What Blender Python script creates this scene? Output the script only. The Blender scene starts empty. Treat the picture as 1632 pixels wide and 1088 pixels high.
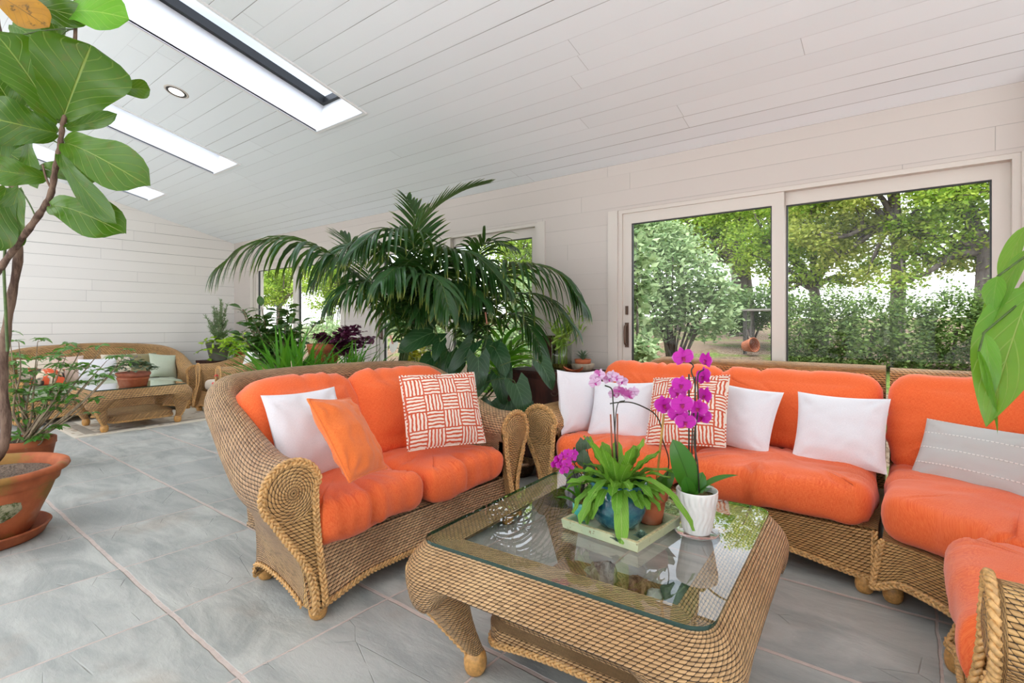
import bpy, math, random
import numpy as np
from mathutils import Vector, Matrix, noise

# ------------------------------------------------------------------ camera, world, light
SC = bpy.context.scene
C = SC.collection
R = math.radians
CAMH = 1.17
FPX = 820.0
YAW = R(37.9)
cam = bpy.data.objects.new('camera', bpy.data.cameras.new('camera'))
C.objects.link(cam)
cam.location = (0, 0, CAMH)
cam.rotation_euler = (R(90), 0, YAW)
cam.data.sensor_width = 36.0
cam.data.lens = FPX / 1632.0 * 36.0
cam.data.shift_y = -30.0 / 1632.0
cam.data.clip_start = 0.05
cam.data.clip_end = 200
SC.camera = cam

W = bpy.data.worlds.new('world')
SC.world = W
W.use_nodes = True
wn = W.node_tree
wn.nodes.clear()
_o = wn.nodes.new('ShaderNodeOutputWorld')
_b = wn.nodes.new('ShaderNodeBackground')
_t = wn.nodes.new('ShaderNodeTexCoord')
_s = wn.nodes.new('ShaderNodeSeparateXYZ')
_r = wn.nodes.new('ShaderNodeValToRGB')
wn.links.new(_t.outputs['Generated'], _s.inputs[0])
wn.links.new(_s.outputs['Z'], _r.inputs[0])
wn.links.new(_r.outputs[0], _b.inputs[0])
wn.links.new(_b.outputs[0], _o.inputs[0])
_r.color_ramp.elements[0].position = 0.0
_r.color_ramp.elements[0].color = (1.0, 0.97, 0.97, 1)
_r.color_ramp.elements[1].position = 0.80
_r.color_ramp.elements[1].color = (1.7, 1.75, 1.8, 1)
_e = _r.color_ramp.elements.new(0.22)
_e.color = (0.80, 0.86, 0.95, 1)
_e = _r.color_ramp.elements.new(0.45)
_e.color = (0.44, 0.48, 0.54, 1)
_b.inputs[1].default_value = 3.0

SC.view_settings.view_transform = 'Standard'
SC.view_settings.look = 'None'
SC.view_settings.gamma = 1.0
SC.view_settings.use_curve_mapping = False
SC.view_settings.exposure = 0.20
SC.cycles.max_bounces = 10
SC.cycles.transparent_max_bounces = 24
SC.cycles.caustics_reflective = False
SC.cycles.caustics_refractive = False
SC.cycles.sample_clamp_indirect = 6.0

def area(name, loc, rot, sx, sy, power, col=(1, 1, 1)):
    L = bpy.data.lights.new(name, 'AREA')
    L.shape = 'RECTANGLE'
    L.size, L.size_y = sx, sy
    L.energy = power
    L.color = col
    o = bpy.data.objects.new(name, L)
    C.objects.link(o)
    o.location = loc
    o.rotation_euler = rot
    return o
# fill lamps added to brighten the room from behind and beside the camera
area('fill_back', (-4.3, -2.12, 1.75), (R(90), 0, R(180)), 8.2, 2.5, 140, (0.98, 0.99, 1.0))
area('fill_ceiling', (-4.3, -2.10, 1.0), (R(125), 0, R(180)), 8.2, 0.9, 720, (0.97, 0.985, 1.0))  # added lamp tilted up to brighten the ceiling
area('fill_side', (2.12, 0.6, 1.5), (R(90), 0, R(90)), 4.4, 2.2, 8, (0.97, 0.99, 1.0))

# ------------------------------------------------------------------ helpers
def lin(r, g, b):
    f = lambda c: (c / 255 / 12.92) if c <= 10 else ((c / 255 + 0.055) / 1.055) ** 2.4
    return (f(r), f(g), f(b), 1)

def ray(px, py):
    l = (px - 816) / FPX; u = (514 - py) / FPX
    return Vector((-math.sin(YAW) + math.cos(YAW) * l, math.cos(YAW) + math.sin(YAW) * l, u))
def at(px, py, t):                     # a point at distance t along the view axis (used for laying out plants)
    return Vector((0, 0, CAMH)) + ray(px, py) * t

class MB:
    def __init__(s): s.v = []; s.f = []; s.uv = []; s.mi = []
    def add(s, vs, fs, uvs=None, mi=0):
        o = len(s.v)
        s.v.extend([tuple(p) for p in vs])
        for k, f in enumerate(fs):
            s.f.append(tuple(i + o for i in f))
            s.uv.append([uvs[i] for i in f] if uvs is not None else [(0, 0)] * len(f))
            s.mi.append(mi)
        return s
    def addf(s, vs, fs, fuv, mi=0):    # per-face-corner uvs
        o = len(s.v)
        s.v.extend([tuple(p) for p in vs])
        for f, u in zip(fs, fuv):
            s.f.append(tuple(i + o for i in f)); s.uv.append(u); s.mi.append(mi)
        return s
    def grid(s, P, cu=False, cv=False, uv=None, mi=0, flip=False):
        # P[i][j]; uv in metres by arc length unless given
        n, m = len(P), len(P[0])
        if uv is None:
            us = [0.0]
            for i in range(1, n + (1 if cu else 0)):
                us.append(us[-1] + max((Vector(P[i % n][j]) - Vector(P[i - 1][j])).length for j in (0, m // 2, m - 1)))
            vs = [0.0]
            for j in range(1, m + (1 if cv else 0)):
                vs.append(vs[-1] + max((Vector(P[i][j % m]) - Vector(P[i][j - 1])).length for i in (0, n // 2, n - 1)))
            uv = lambda i, j: (us[i], vs[j])
        vv = [P[i][j] for i in range(n) for j in range(m)]
        fs = []; fu = []
        for i in range(n if cu else n - 1):
            for j in range(m if cv else m - 1):
                a = (i * m + j, ((i + 1) % n) * m + j, ((i + 1) % n) * m + (j + 1) % m, i * m + (j + 1) % m)
                u = [uv(i, j), uv(i + 1, j), uv(i + 1, j + 1), uv(i, j + 1)]
                if flip: a = a[::-1]; u = u[::-1]
                fs.append(a); fu.append(u)
        return s.addf(vv, fs, fu, mi)
    def box(s, x0, x1, y0, y1, z0, z1, mi=0, m=None):
        c = [(x0,y0,z0),(x1,y0,z0),(x1,y1,z0),(x0,y1,z0),(x0,y0,z1),(x1,y0,z1),(x1,y1,z1),(x0,y1,z1)]
        fs = [(0,3,2,1),(4,5,6,7),(0,1,5,4),(2,3,7,6),(1,2,6,5),(3,0,4,7)]
        ax = [(0,1),(0,1),(0,2),(0,2),(1,2),(1,2)]
        fu = [[(c[i][a], c[i][b]) for i in f] for f, (a, b) in zip(fs, ax)]
        if m is not None: c = [tuple(m @ Vector(p)) for p in c]
        return s.addf(c, fs, fu, mi)
    def tube(s, pts, r, n=8, closed=False, cap=True, mi=0, flat=1.0):
        pts = [Vector(p) for p in pts]; N = len(pts)
        rr = r if callable(r) else (lambda k: r[k] if isinstance(r, (list, tuple)) else r)
        t0 = (pts[1] - pts[0]).normalized()
        up = Vector((0, 0, 1)) if abs(t0.z) < .9 else Vector((1, 0, 0))
        nrm = (up - t0 * up.dot(t0)).normalized()
        G = []; L = 0; LU = []
        for k in range(N):
            if closed: t = (pts[(k + 1) % N] - pts[k - 1])
            else: t = pts[min(k + 1, N - 1)] - pts[max(k - 1, 0)]
            if t.length < 1e-9: t = t0.copy()
            t.normalize()
            nrm = nrm - t * nrm.dot(t)
            if nrm.length < 1e-6: nrm = t.orthogonal()
            nrm.normalize(); b = t.cross(nrm); rad = rr(k)
            G.append([pts[k] + (nrm * math.cos(2 * math.pi * q / n) * flat + b * math.sin(2 * math.pi * q / n)) * rad for q in range(n)])
            if k: L += (pts[k] - pts[k - 1]).length
            LU.append(L)
        LU.append(L + .01)
        r0 = max(rr(0), rr(N - 1), 1e-4)
        s.grid(G, cu=closed, cv=True, uv=lambda i, j: (LU[i], 2 * math.pi * r0 * j / n), mi=mi, flip=True)
        if cap and not closed:
            o = len(s.v)
            s.v.extend([tuple(p) for p in G[0]]); s.f.append(tuple(range(o, o + n))); s.uv.append([(0, 0)] * n); s.mi.append(mi)
            o = len(s.v)
            s.v.extend([tuple(p) for p in G[-1]]); s.f.append(tuple(range(o, o + n))[::-1]); s.uv.append([(0, 0)] * n); s.mi.append(mi)
        return s
    def lathe(s, prof, n=40, c=(0, 0, 0), mi=0, fn=None):
        G = []
        for i in range(n):
            a = 2 * math.pi * i / n
            row = []
            for k, (r, z) in enumerate(prof):
                q = fn(a, k, r, z) if fn else r
                row.append((c[0] + q * math.cos(a), c[1] + q * math.sin(a), c[2] + z))
            G.append(row)
        rm = max(p[0] for p in prof)
        vl = [0]
        for k in range(1, len(prof)): vl.append(vl[-1] + math.hypot(prof[k][0] - prof[k-1][0], prof[k][1] - prof[k-1][1]))
        return s.grid(G, cu=True, uv=lambda i, j: (rm * 2 * math.pi * i / n, vl[j]), mi=mi)
    def build(s, name, mats, parent=None, smooth=True, label=None, world=False, sharp=None):
        me = bpy.data.meshes.new(name)
        V = s.v
        if parent is not None and world:
            l = parent.location; V = [(a - l[0], b - l[1], c - l[2]) for a, b, c in V]
        me.from_pydata(V, [], s.f)
        ul = me.uv_layers.new(name='UVMap')
        flat = np.array([c for f in s.uv for u in f for c in u], dtype=np.float32)
        ul.data.foreach_set('uv', flat)
        if not isinstance(mats, (list, tuple)): mats = [mats]
        for m in mats: me.materials.append(m)
        if len(mats) > 1: me.polygons.foreach_set('material_index', s.mi)
        if smooth: me.polygons.foreach_set('use_smooth', [True] * len(s.f))
        me.update()
        if smooth and sharp: me.set_sharp_from_angle(angle=R(sharp))
        o = bpy.data.objects.new(name, me)
        C.objects.link(o)
        if parent is not None: o.parent = parent
        if label: o['label'] = label
        return o

def thing(name, label, cat, loc=(0, 0, 0), rz=0, group=None):
    o = bpy.data.objects.new(name, None); C.objects.link(o)
    o.empty_display_size = .1
    o.location = loc; o.rotation_euler = (0, 0, rz); o['label'] = label; o['category'] = cat
    if group: o['group'] = group
    return o
def tag(o, label, cat, group=None, kind=None):
    o['label'] = label; o['category'] = cat
    if group: o['group'] = group
    if kind: o['kind'] = kind
    return o
def struct(o):
    o['kind'] = 'structure'; return o

def bez(p, n):
    p = [Vector(q) for q in p]; out = []
    for k in range(n + 1):
        t = k / n; q = list(p)
        while len(q) > 1: q = [q[i] * (1 - t) + q[i + 1] * t for i in range(len(q) - 1)]
        out.append(q[0])
    return out
def spl(p, n=6):                      # catmull-rom through points
    p = [Vector(q) for q in p]; P = [p[0] * 2 - p[1]] + p + [p[-1] * 2 - p[-2]]; out = []
    for i in range(1, len(P) - 2):
        for k in range(n):
            t = k / n
            out.append(0.5 * ((2 * P[i]) + (P[i+1] - P[i-1]) * t + (2*P[i-1] - 5*P[i] + 4*P[i+1] - P[i+2]) * t*t + (3*P[i] - P[i-1] - 3*P[i+1] + P[i+2]) * t**3))
    out.append(p[-1]); return out
def sm(x): x = max(0., min(1., x)); return x * x * (3 - 2 * x)

# ------------------------------------------------------------------ materials
class NT:
    def __init__(s, name):
        s.m = bpy.data.materials.new(name); s.m.use_nodes = True
        s.t = s.m.node_tree; s.t.nodes.clear()
        s.out = s.n('ShaderNodeOutputMaterial')
        s._uv = None
    def n(s, typ, **k):
        q = s.t.nodes.new(typ)
        for a, b in k.items(): setattr(q, a, b)
        return q
    def put(s, inp, v):
        if isinstance(v, bpy.types.NodeSocket): s.t.links.new(v, inp)
        elif v is not None: inp.default_value = v
    def math(s, op, a, b=None, c=None, clamp=False):
        q = s.n('ShaderNodeMath', operation=op); q.use_clamp = clamp
        s.put(q.inputs[0], a); s.put(q.inputs[1], b)
        if c is not None: s.put(q.inputs[2], c)
        return q.outputs[0]
    def mix(s, f, a, b, bt='MIX'):
        q = s.n('ShaderNodeMix', data_type='RGBA', blend_type=bt)
        s.put(q.inputs[0], f); s.put(q.inputs[6], a); s.put(q.inputs[7], b); return q.outputs[2]
    def rng(s, v, a, b, c=0., d=1.):
        q = s.n('ShaderNodeMapRange'); q.clamp = True; q.interpolation_type = 'SMOOTHSTEP'
        s.put(q.inputs[0], v); s.put(q.inputs[1], a); s.put(q.inputs[2], b); s.put(q.inputs[3], c); s.put(q.inputs[4], d)
        return q.outputs[0]
    def uv(s):
        if s._uv is None:
            q = s.n('ShaderNodeUVMap'); x = s.n('ShaderNodeSeparateXYZ'); s.t.links.new(q.outputs[0], x.inputs[0])
            s._uv = (x.outputs[0], x.outputs[1], q.outputs[0])
        return s._uv
    def obj(s): return s.n('ShaderNodeTexCoord').outputs['Object']
    def gen(s): return s.n('ShaderNodeTexCoord').outputs['Generated']
    def map(s, v, sc=(1, 1, 1), loc=(0, 0, 0), rot=(0, 0, 0)):
        q = s.n('ShaderNodeMapping'); s.put(q.inputs[0], v)
        q.inputs['Scale'].default_value = sc; q.inputs['Location'].default_value = loc; q.inputs['Rotation'].default_value = rot
        return q.outputs[0]
    def noise(s, v, sc, det=4, ro=.55, dist=0):
        q = s.n('ShaderNodeTexNoise'); s.put(q.inputs['Vector'], v)
        q.inputs['Scale'].default_value = sc; q.inputs['Detail'].default_value = det; q.inputs['Roughness'].default_value = ro
        q.inputs['Distortion'].default_value = dist
        return q.outputs[0]
    def vor(s, v, sc, feat='F1', out=0):
        q = s.n('ShaderNodeTexVoronoi', feature=feat); s.put(q.inputs['Vector'], v); q.inputs['Scale'].default_value = sc
        return q.outputs[out]
    def comb(s, x, y, z=0.):
        q = s.n('ShaderNodeCombineXYZ'); s.put(q.inputs[0], x); s.put(q.inputs[1], y); s.put(q.inputs[2], z); return q.outputs[0]
    def white(s, v):
        q = s.n('ShaderNodeTexWhiteNoise', noise_dimensions='3D'); s.put(q.inputs[0], v); return q.outputs[0]
    def bump(s, h, dist=.01, st=1., nrm=None):
        q = s.n('ShaderNodeBump'); s.put(q.inputs['Height'], h); q.inputs['Distance'].default_value = dist; q.inputs['Strength'].default_value = st
        if nrm is not None: s.put(q.inputs['Normal'], nrm)
        return q.outputs[0]
    def bsdf(s, col, rough=.5, nrm=None, metal=0., spec=.5, trans=0., coat=0., sheen=0.):
        q = s.n('ShaderNodeBsdfPrincipled'); s.put(q.inputs['Base Color'], col); s.put(q.inputs['Roughness'], rough)
        q.inputs['Metallic'].default_value = metal; q.inputs['Specular IOR Level'].default_value = spec
        q.inputs['Transmission Weight'].default_value = trans; q.inputs['Coat Weight'].default_value = coat
        q.inputs['Sheen Weight'].default_value = sheen
        if nrm is not None: s.put(q.inputs['Normal'], nrm)
        return q.outputs[0]
    def done(s, sh): s.t.links.new(sh, s.out.inputs[0]); return s.m

def simple(name, rgb, rough=.5, metal=0., var=.0, bump=0., sc=30, spec=.5, coat=0.):
    t = NT(name); c = lin(*rgb); nr = None
    o = t.obj()
    nz = t.noise(o, sc, 3)
    col = c
    if var: col = t.mix(t.rng(nz, .3, .7), tuple(x * (1 - var) for x in c[:3]) + (1,), tuple(min(1, x * (1 + var)) for x in c[:3]) + (1,))
    if bump: nr = t.bump(nz, bump)
    return t.done(t.bsdf(col, rough, nr, metal, spec, coat=coat))

def m_boards(name, rgb, bw, blen=3.7, dark=.30, seed=0., gmin=.1):
    t = NT(name); u, v, _ = t.uv()
    vv = t.math('DIVIDE', v, bw); row = t.math('FLOOR', vv); fv = t.math('FRACT', vv)
    rnd = t.white(t.comb(row, seed, 3.1)); rnd2 = t.white(t.comb(row, seed, 9.7))
    d = t.math('MULTIPLY', t.math('MINIMUM', fv, t.math('SUBTRACT', 1., fv)), bw)
    uu = t.math('ADD', t.math('DIVIDE', u, blen), t.math('MULTIPLY', rnd2, 7.3)); fu = t.math('FRACT', uu)
    du = t.math('MULTIPLY', t.math('MINIMUM', fu, t.math('SUBTRACT', 1., fu)), blen)
    seg = t.white(t.comb(row, t.math('FLOOR', uu), seed + 5.))
    nz = t.noise(t.comb(t.math('MULTIPLY', u, .8), t.math('MULTIPLY', row, 3.), 0.), 1.3, 2)
    st = t.math('MULTIPLY', t.math('ADD', gmin, t.math('MULTIPLY', t.math('POWER', rnd, 1.6), 1.0)), t.rng(nz, .3, .62, .25, 1.))
    g = t.math('MULTIPLY', t.rng(d, .0008, .0030, 1., 0.), st)
    g2 = t.math('MULTIPLY', t.rng(du, .0006, .0022, 1., 0.), .45)
    gg = t.math('MAXIMUM', g, g2, clamp=True)
    c = lin(*rgb); lo = tuple(x * .96 for x in c[:3]) + (1,)
    base = t.mix(seg, lo, c)
    fine = t.noise(t.comb(t.math('MULTIPLY', u, 1.5), t.math('MULTIPLY', v, 30.), seg), 6, 3)
    col = t.mix(gg, base, (dark * .45, dark * .42, dark * .40, 1))
    h = t.math('SUBTRACT', t.math('MULTIPLY', fine, .06), gg)
    return t.done(t.bsdf(col, .6, t.bump(h, .003, .7), spec=.25))

def m_wicker(name, rgb=(190, 143, 88), rgb2=(150, 112, 74), rw=.022, rh=.012, diag=0., dark=(52, 33, 18), bd=.007):
    t = NT(name); u, v, _ = t.uv()
    if diag: u = t.math('ADD', u, t.math('MULTIPLY', v, diag))
    v2 = t.math('DIVIDE', v, rh); row = t.math('FLOOR', v2); cv = t.math('SUBTRACT', t.math('FRACT', v2), .5)
    par = t.math('MULTIPLY', t.math('MODULO', t.math('ABSOLUTE', row), 2.), .5)
    # weaver dips under every other stake; a slight skew gives the twisted look
    u2 = t.math('ADD', t.math('ADD', t.math('DIVIDE', u, rw), par), t.math('MULTIPLY', cv, .42))
    cell = t.math('FLOOR', u2); cu = t.math('SUBTRACT', t.math('FRACT', u2), .5)
    a = t.math('COSINE', t.math('MULTIPLY', cu, math.pi)); b = t.math('COSINE', t.math('MULTIPLY', cv, math.pi))
    h = t.math('MULTIPLY', t.math('POWER', t.math('MAXIMUM', a, 0.), .42), t.math('POWER', t.math('MAXIMUM', b, 0.), .6))
    rnd = t.white(t.comb(row, cell, 1.))
    big = t.rng(t.noise(t.obj(), 2.2, 3), .35, .65)
    c0 = t.mix(big, lin(*rgb), lin(*rgb2))
    c1 = t.mix(t.math('MULTIPLY', t.math('POWER', rnd, 2.), .6), c0, tuple(x * .62 for x in lin(*rgb2)[:3]) + (1,))
    col = t.mix(t.rng(h, .20, .50), lin(*dark), c1)
    fib = t.noise(t.comb(t.math('MULTIPLY', u, 40.), t.math('MULTIPLY', v, 900.), 0.), 1., 1)
    hh = t.math('ADD', h, t.math('MULTIPLY', fib, .05))
    return t.done(t.bsdf(col, .38, t.bump(hh, bd, .9), spec=.5))

def m_fabric(name, rgb, rgb2=None, scale=1., rough=.85, bd=.0006, weave=True):
    t = NT(name); u, v, uvv = t.uv()
    n1 = t.noise(t.comb(t.math('MULTIPLY', u, 90. * scale), t.math('MULTIPLY', v, 900. * scale), 0.), 1., 2)
    n2 = t.noise(t.comb(t.math('MULTIPLY', u, 900. * scale), t.math('MULTIPLY', v, 90. * scale), 4.), 1., 2)
    w = t.math('MULTIPLY', t.math('ADD', n1, n2), .5)
    c = lin(*rgb); c2 = lin(*(rgb2 or tuple(int(x * .86) for x in rgb)))
    col = t.mix(t.rng(w, .36, .62), c2, c)
    return t.done(t.bsdf(col, rough, t.bump(w, bd, .8), spec=.2, sheen=.25))

def m_pattern(name):
    t = NT(name); u, v, _ = t.uv()
    n = 10.4
    wob = t.math('MULTIPLY', t.math('SUBTRACT', t.noise(t.comb(t.math('MULTIPLY', u, 24.), t.math('MULTIPLY', v, 24.), 0.), 1., 2), .5), .16)
    U = t.math('ADD', t.math('MULTIPLY', u, n), wob); V = t.math('ADD', t.math('MULTIPLY', v, n), wob)
    cu = t.math('FLOOR', U); cv = t.math('FLOOR', V); fu = t.math('FRACT', U); fv = t.math('FRACT', V)
    ch = t.math('MODULO', t.math('ABSOLUTE', t.math('ADD', cu, cv)), 2.)
    def stripes(a, o):
        s = t.math('FRACT', t.math('MULTIPLY', a, 5.))
        k = t.rng(t.math('ABSOLUTE', t.math('SUBTRACT', s, .5)), .24, .30, 1., 0.)   # cream in the middle
        e = t.rng(t.math('ABSOLUTE', t.math('SUBTRACT', o, .5)), .455, .475, 1., 0.)
        return t.math('MULTIPLY', k, e)
    A = stripes(fu, fv); B = stripes(fv, fu)
    f = t.math('ADD', t.math('MULTIPLY', A, ch), t.math('MULTIPLY', B, t.math('SUBTRACT', 1., ch)))
    col = t.mix(f, lin(206, 92, 62), lin(240, 226, 212))
    w = t.noise(t.comb(t.math('MULTIPLY', u, 300.), t.math('MULTIPLY', v, 300.), 0.), 1., 2)
    return t.done(t.bsdf(col, .85, t.bump(w, .0008, .6), spec=.2))

def m_leaf(name, rgb, rgb2, vein=(150, 180, 90), nv=8., va=1.1, rough=.38, tr=.25, vw=.02, sv=.35, spots=None, spot_amt=0., tip=None, tcol=(150, 200, 40)):
    # uv: u 0..1 across, v 0..1 along
    t = NT(name); u, v, _ = t.uv()
    g = t.n('ShaderNodeNewGeometry')
    rnd = g.outputs['Random Per Island']
    au = t.math('ABSOLUTE', t.math('SUBTRACT', u, .5))
    mid = t.rng(au, vw * .4, vw * 1.4, 1., 0.)
    s = t.math('FRACT', t.math('SUBTRACT', t.math('MULTIPLY', v, nv), t.math('MULTIPLY', au, nv * va * .5)))
    sd = t.math('ABSOLUTE', t.math('SUBTRACT', s, .5))
    side = t.math('MULTIPLY', t.rng(sd, .02, .085, 1., 0.), sv)
    ve = t.math('MAXIMUM', mid, side)
    nz = t.noise(t.obj(), 14., 3)
    f = t.math('ADD', t.math('MULTIPLY', rnd, .65), t.math('MULTIPLY', nz, .45), clamp=True)
    base = t.mix(f, lin(*rgb), lin(*rgb2))
    if tip: base = t.mix(t.rng(v, .80, 1.0), base, lin(*tip))
    if spots: base = t.mix(t.math('MULTIPLY', t.rng(t.noise(t.obj(), 22., 4), .56, .66), spot_amt), base, lin(*spots))
    col = t.mix(t.math('MULTIPLY', ve, .8), base, lin(*vein))
    b = t.bsdf(col, rough, t.bump(t.math('SUBTRACT', t.math('MULTIPLY', nz, .4), ve), .0035, .6), spec=.5)
    if tr:
        q = t.n('ShaderNodeBsdfTranslucent')
        t.put(q.inputs[0], t.mix(.5, col, lin(*tcol), 'MIX'))
        mx = t.n('ShaderNodeMixShader'); mx.inputs[0].default_value = tr
        t.t.links.new(b, mx.inputs[1]); t.t.links.new(q.outputs[0], mx.inputs[2]); b = mx.outputs[0]
    return t.done(b)

def m_glass(name, tint=(1, 1, 1, 1), k=1.0, refl=(1, 1, 1, 1)):
    t = NT(name); ge = t.n('ShaderNodeNewGeometry'); d = t.n('ShaderNodeVectorMath', operation='DOT_PRODUCT')
    t.put(d.inputs[0], ge.outputs['Normal']); t.put(d.inputs[1], ge.outputs['Incoming'])
    fr = t.math('ADD', .04, t.math('MULTIPLY', t.math('POWER', t.math('SUBTRACT', 1., t.math('ABSOLUTE', d.outputs['Value'])), 5.), .96))
    a = t.n('ShaderNodeBsdfTransparent'); a.inputs[0].default_value = tint
    g = t.n('ShaderNodeBsdfGlossy'); g.inputs['Roughness'].default_value = 0.0; g.inputs[0].default_value = refl
    mx = t.n('ShaderNodeMixShader')
    t.put(mx.inputs[0], t.math('MULTIPLY', fr, k, clamp=True))
    t.t.links.new(a.outputs[0], mx.inputs[1]); t.t.links.new(g.outputs[0], mx.inputs[2])
    return t.done(mx.outputs[0])

def m_bark(name, rgb, rgb2, sc=20, bd=.01):
    t = NT(name); o = t.map(t.obj(), (1, 1, .25)); n = t.noise(o, sc, 5, .65)
    return t.done(t.bsdf(t.mix(t.rng(n, .35, .65), lin(*rgb), lin(*rgb2)), .85, t.bump(n, bd)))

def m_terra(name, rgb=(176, 98, 62), moss=0., rgb2=(150, 78, 50), salt=.3):
    t = NT(name); o = t.obj(); n = t.noise(o, 7, 5, .6); n2 = t.noise(o, 3.2, 4, .6)
    col = t.mix(t.rng(n, .3, .7), lin(*rgb), lin(*rgb2))
    col = t.mix(t.math('MULTIPLY', t.rng(n2, .52, .68), salt), col, lin(205, 165, 140))
    if moss: col = t.mix(t.math('MULTIPLY', t.rng(t.noise(t.map(o, (1, 1, 1), (3, 1, 2)), 4.5, 5), .48, .62), moss), col, lin(120, 118, 52))
    return t.done(t.bsdf(col, .75, t.bump(n, .002), spec=.3))
# ------------------------------------------------------------------ the setting
M = {}
M['ceil'] = m_boards('painted ceiling boards', (240, 246, 251), .137, 4.2, .30, 1., .12)
M['wall'] = m_boards('painted wall boards', (203, 195, 189), .132, 2.6, .34, 2., .06)  # darker than the left wall, standing in for less light here
M['wall_l'] = m_boards('painted wall boards left', (240, 236, 232), .146, 2.4, .34, 3., .35)  # paler wall paint, standing in for more light at this end
M['paint'] = simple('white frame paint', (208, 201, 193), .4)
M['well'] = simple('skylight well paint', (240, 241, 243), .5)
M['black'] = simple('black seal', (28, 30, 32), .4)
M['bronze'] = simple('bronze handle', (98, 78, 66), .4, .6)
M['glass'] = m_glass('window glass', (.97, .98, .975, 1), .16)
M['sglass'] = m_glass('tinted skylight glass', (.78, .80, .84, 1), .5)

def slate():
    t = NT('slate paving'); o = t.obj(); s = t.n('ShaderNodeSeparateXYZ'); t.put(s.inputs[0], o)
    X, Y = s.outputs[0], s.outputs[1]
    T = .61
    wx = t.math('MULTIPLY', t.math('SUBTRACT', t.noise(o, 5., 3), .5), .022)
    wy = t.math('MULTIPLY', t.math('SUBTRACT', t.noise(t.map(o, loc=(7, 3, 1)), 5., 3), .5), .022)
    x = t.math('DIVIDE', t.math('ADD', t.math('ADD', X, 2.974 + .61 * 40), wx), T)
    y = t.math('DIVIDE', t.math('ADD', t.math('ADD', Y, -.79 + .61 * 40), wy), T)
    ix, iy = t.math('FLOOR', x), t.math('FLOOR', y); fx, fy = t.math('FRACT', x), t.math('FRACT', y)
    dx = t.math('MULTIPLY', t.math('MINIMUM', fx, t.math('SUBTRACT', 1., fx)), T)
    dy = t.math('MULTIPLY', t.math('MINIMUM', fy, t.math('SUBTRACT', 1., fy)), T)
    gx = t.rng(dx, .0035, .0065, 1., 0.); gy = t.rng(dy, .0075, .0115, 1., 0.)
    g = t.math('MAXIMUM', gx, gy)
    rnd = t.white(t.comb(ix, iy, 2.)); rnd2 = t.white(t.comb(ix, iy, 8.))
    off = t.comb(t.math('MULTIPLY', rnd, 20.), t.math('MULTIPLY', rnd2, 20.), 0.)
    va = t.n('ShaderNodeVectorMath', operation='ADD'); t.put(va.inputs[0], o); t.put(va.inputs[1], off)
    st = t.noise(t.map(va.outputs[0], (1.2, 3.4, 1), rot=(0, 0, R(25))), 1.6, 9, .62, .9)
    fine = t.noise(t.map(va.outputs[0], (1., 2.6, 1), rot=(0, 0, R(20))), 22., 6, .7, .4)
    c = t.mix(t.rng(st, .3, .7), lin(150, 153, 150), lin(198, 198, 192))
    c = t.mix(t.math('MULTIPLY', rnd, .5), c, lin(160, 162, 160))
    c = t.mix(t.math('MULTIPLY', t.rng(fine, .55, .75), .35), c, lin(206, 205, 200))
    c = t.mix(t.math('MULTIPLY', t.rng(t.noise(va.outputs[0], 2.1, 4), .58, .72), .35), c, lin(160, 140, 122))
    gc = t.mix(t.noise(o, 30, 3), lin(180, 164, 156), lin(222, 206, 198))
    col = t.mix(g, c, gc)
    cr = t.vor(t.map(va.outputs[0], (1, 2.2, 1), rot=(0, 0, R(25))), 3.2, 'DISTANCE_TO_EDGE')
    crk = t.math('MULTIPLY', t.rng(cr, 0., .012, 1., 0.), t.rng(t.noise(va.outputs[0], 3., 2), .52, .6))
    h = t.math('SUBTRACT', t.math('ADD', t.math('MULTIPLY', st, 1.), t.math('MULTIPLY', fine, .35)), t.math('ADD', t.math('MULTIPLY', g, .5), t.math('MULTIPLY', crk, .5)))
    rough = t.math('ADD', .34, t.math('MULTIPLY', fine, .35))
    return t.done(t.bsdf(col, rough, t.bump(h, .007, .8), spec=.45))
M['slate'] = slate()

XL, XR, YB, YW = -8.76, 2.2, -2.2, 3.85
ZE = 2.46; SL = .247
def zc(y): return ZE + SL * (YW - y)

b = MB(); b.box(XL - .1, XR + .1, YB - .1, YW + .1, -.12, 0)
struct(b.build('floor', M['slate'], smooth=False))

# ceiling: sloped slab with three skylight openings (x0, x1) between Y0 and Y1
SK = [(-4.03, -3.37), (-6.06, -5.47), (-8.09, -7.47)]
SY0, SY1 = -.10, 2.445
b = MB()
def slab(x0, x1, y0, y1, th=.012):
    k = math.hypot(1, SL)
    P = [(x0, y0), (x1, y0), (x1, y1), (x0, y1)]
    lo = [(x, y, zc(y)) for x, y in P]; hi = [(x, y, zc(y) + th) for x, y in P]
    uv = [(x, (YW - y) * k) for x, y in P]
    b.addf(lo, [(0, 1, 2, 3)[::-1]], [[uv[3], uv[2], uv[1], uv[0]]])
    b.addf(hi, [(0, 1, 2, 3)], [uv])
    for i in range(4):
        j = (i + 1) % 4
        b.addf([lo[i], lo[j], hi[j], hi[i]], [(0, 1, 2, 3)], [[(.5, .06)] * 4])
xs = [XL - .15]
for a, c in sorted(SK): xs += [a, c]
xs += [XR + .15]
slab(xs[0], xs[-1], SY1, YW + .15); slab(xs[0], xs[-1], YB - .15, SY0)
for i in range(0, len(xs), 2): slab(xs[i], xs[i + 1], SY0, SY1)
struct(b.build('ceiling', M['ceil'], smooth=False))

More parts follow.
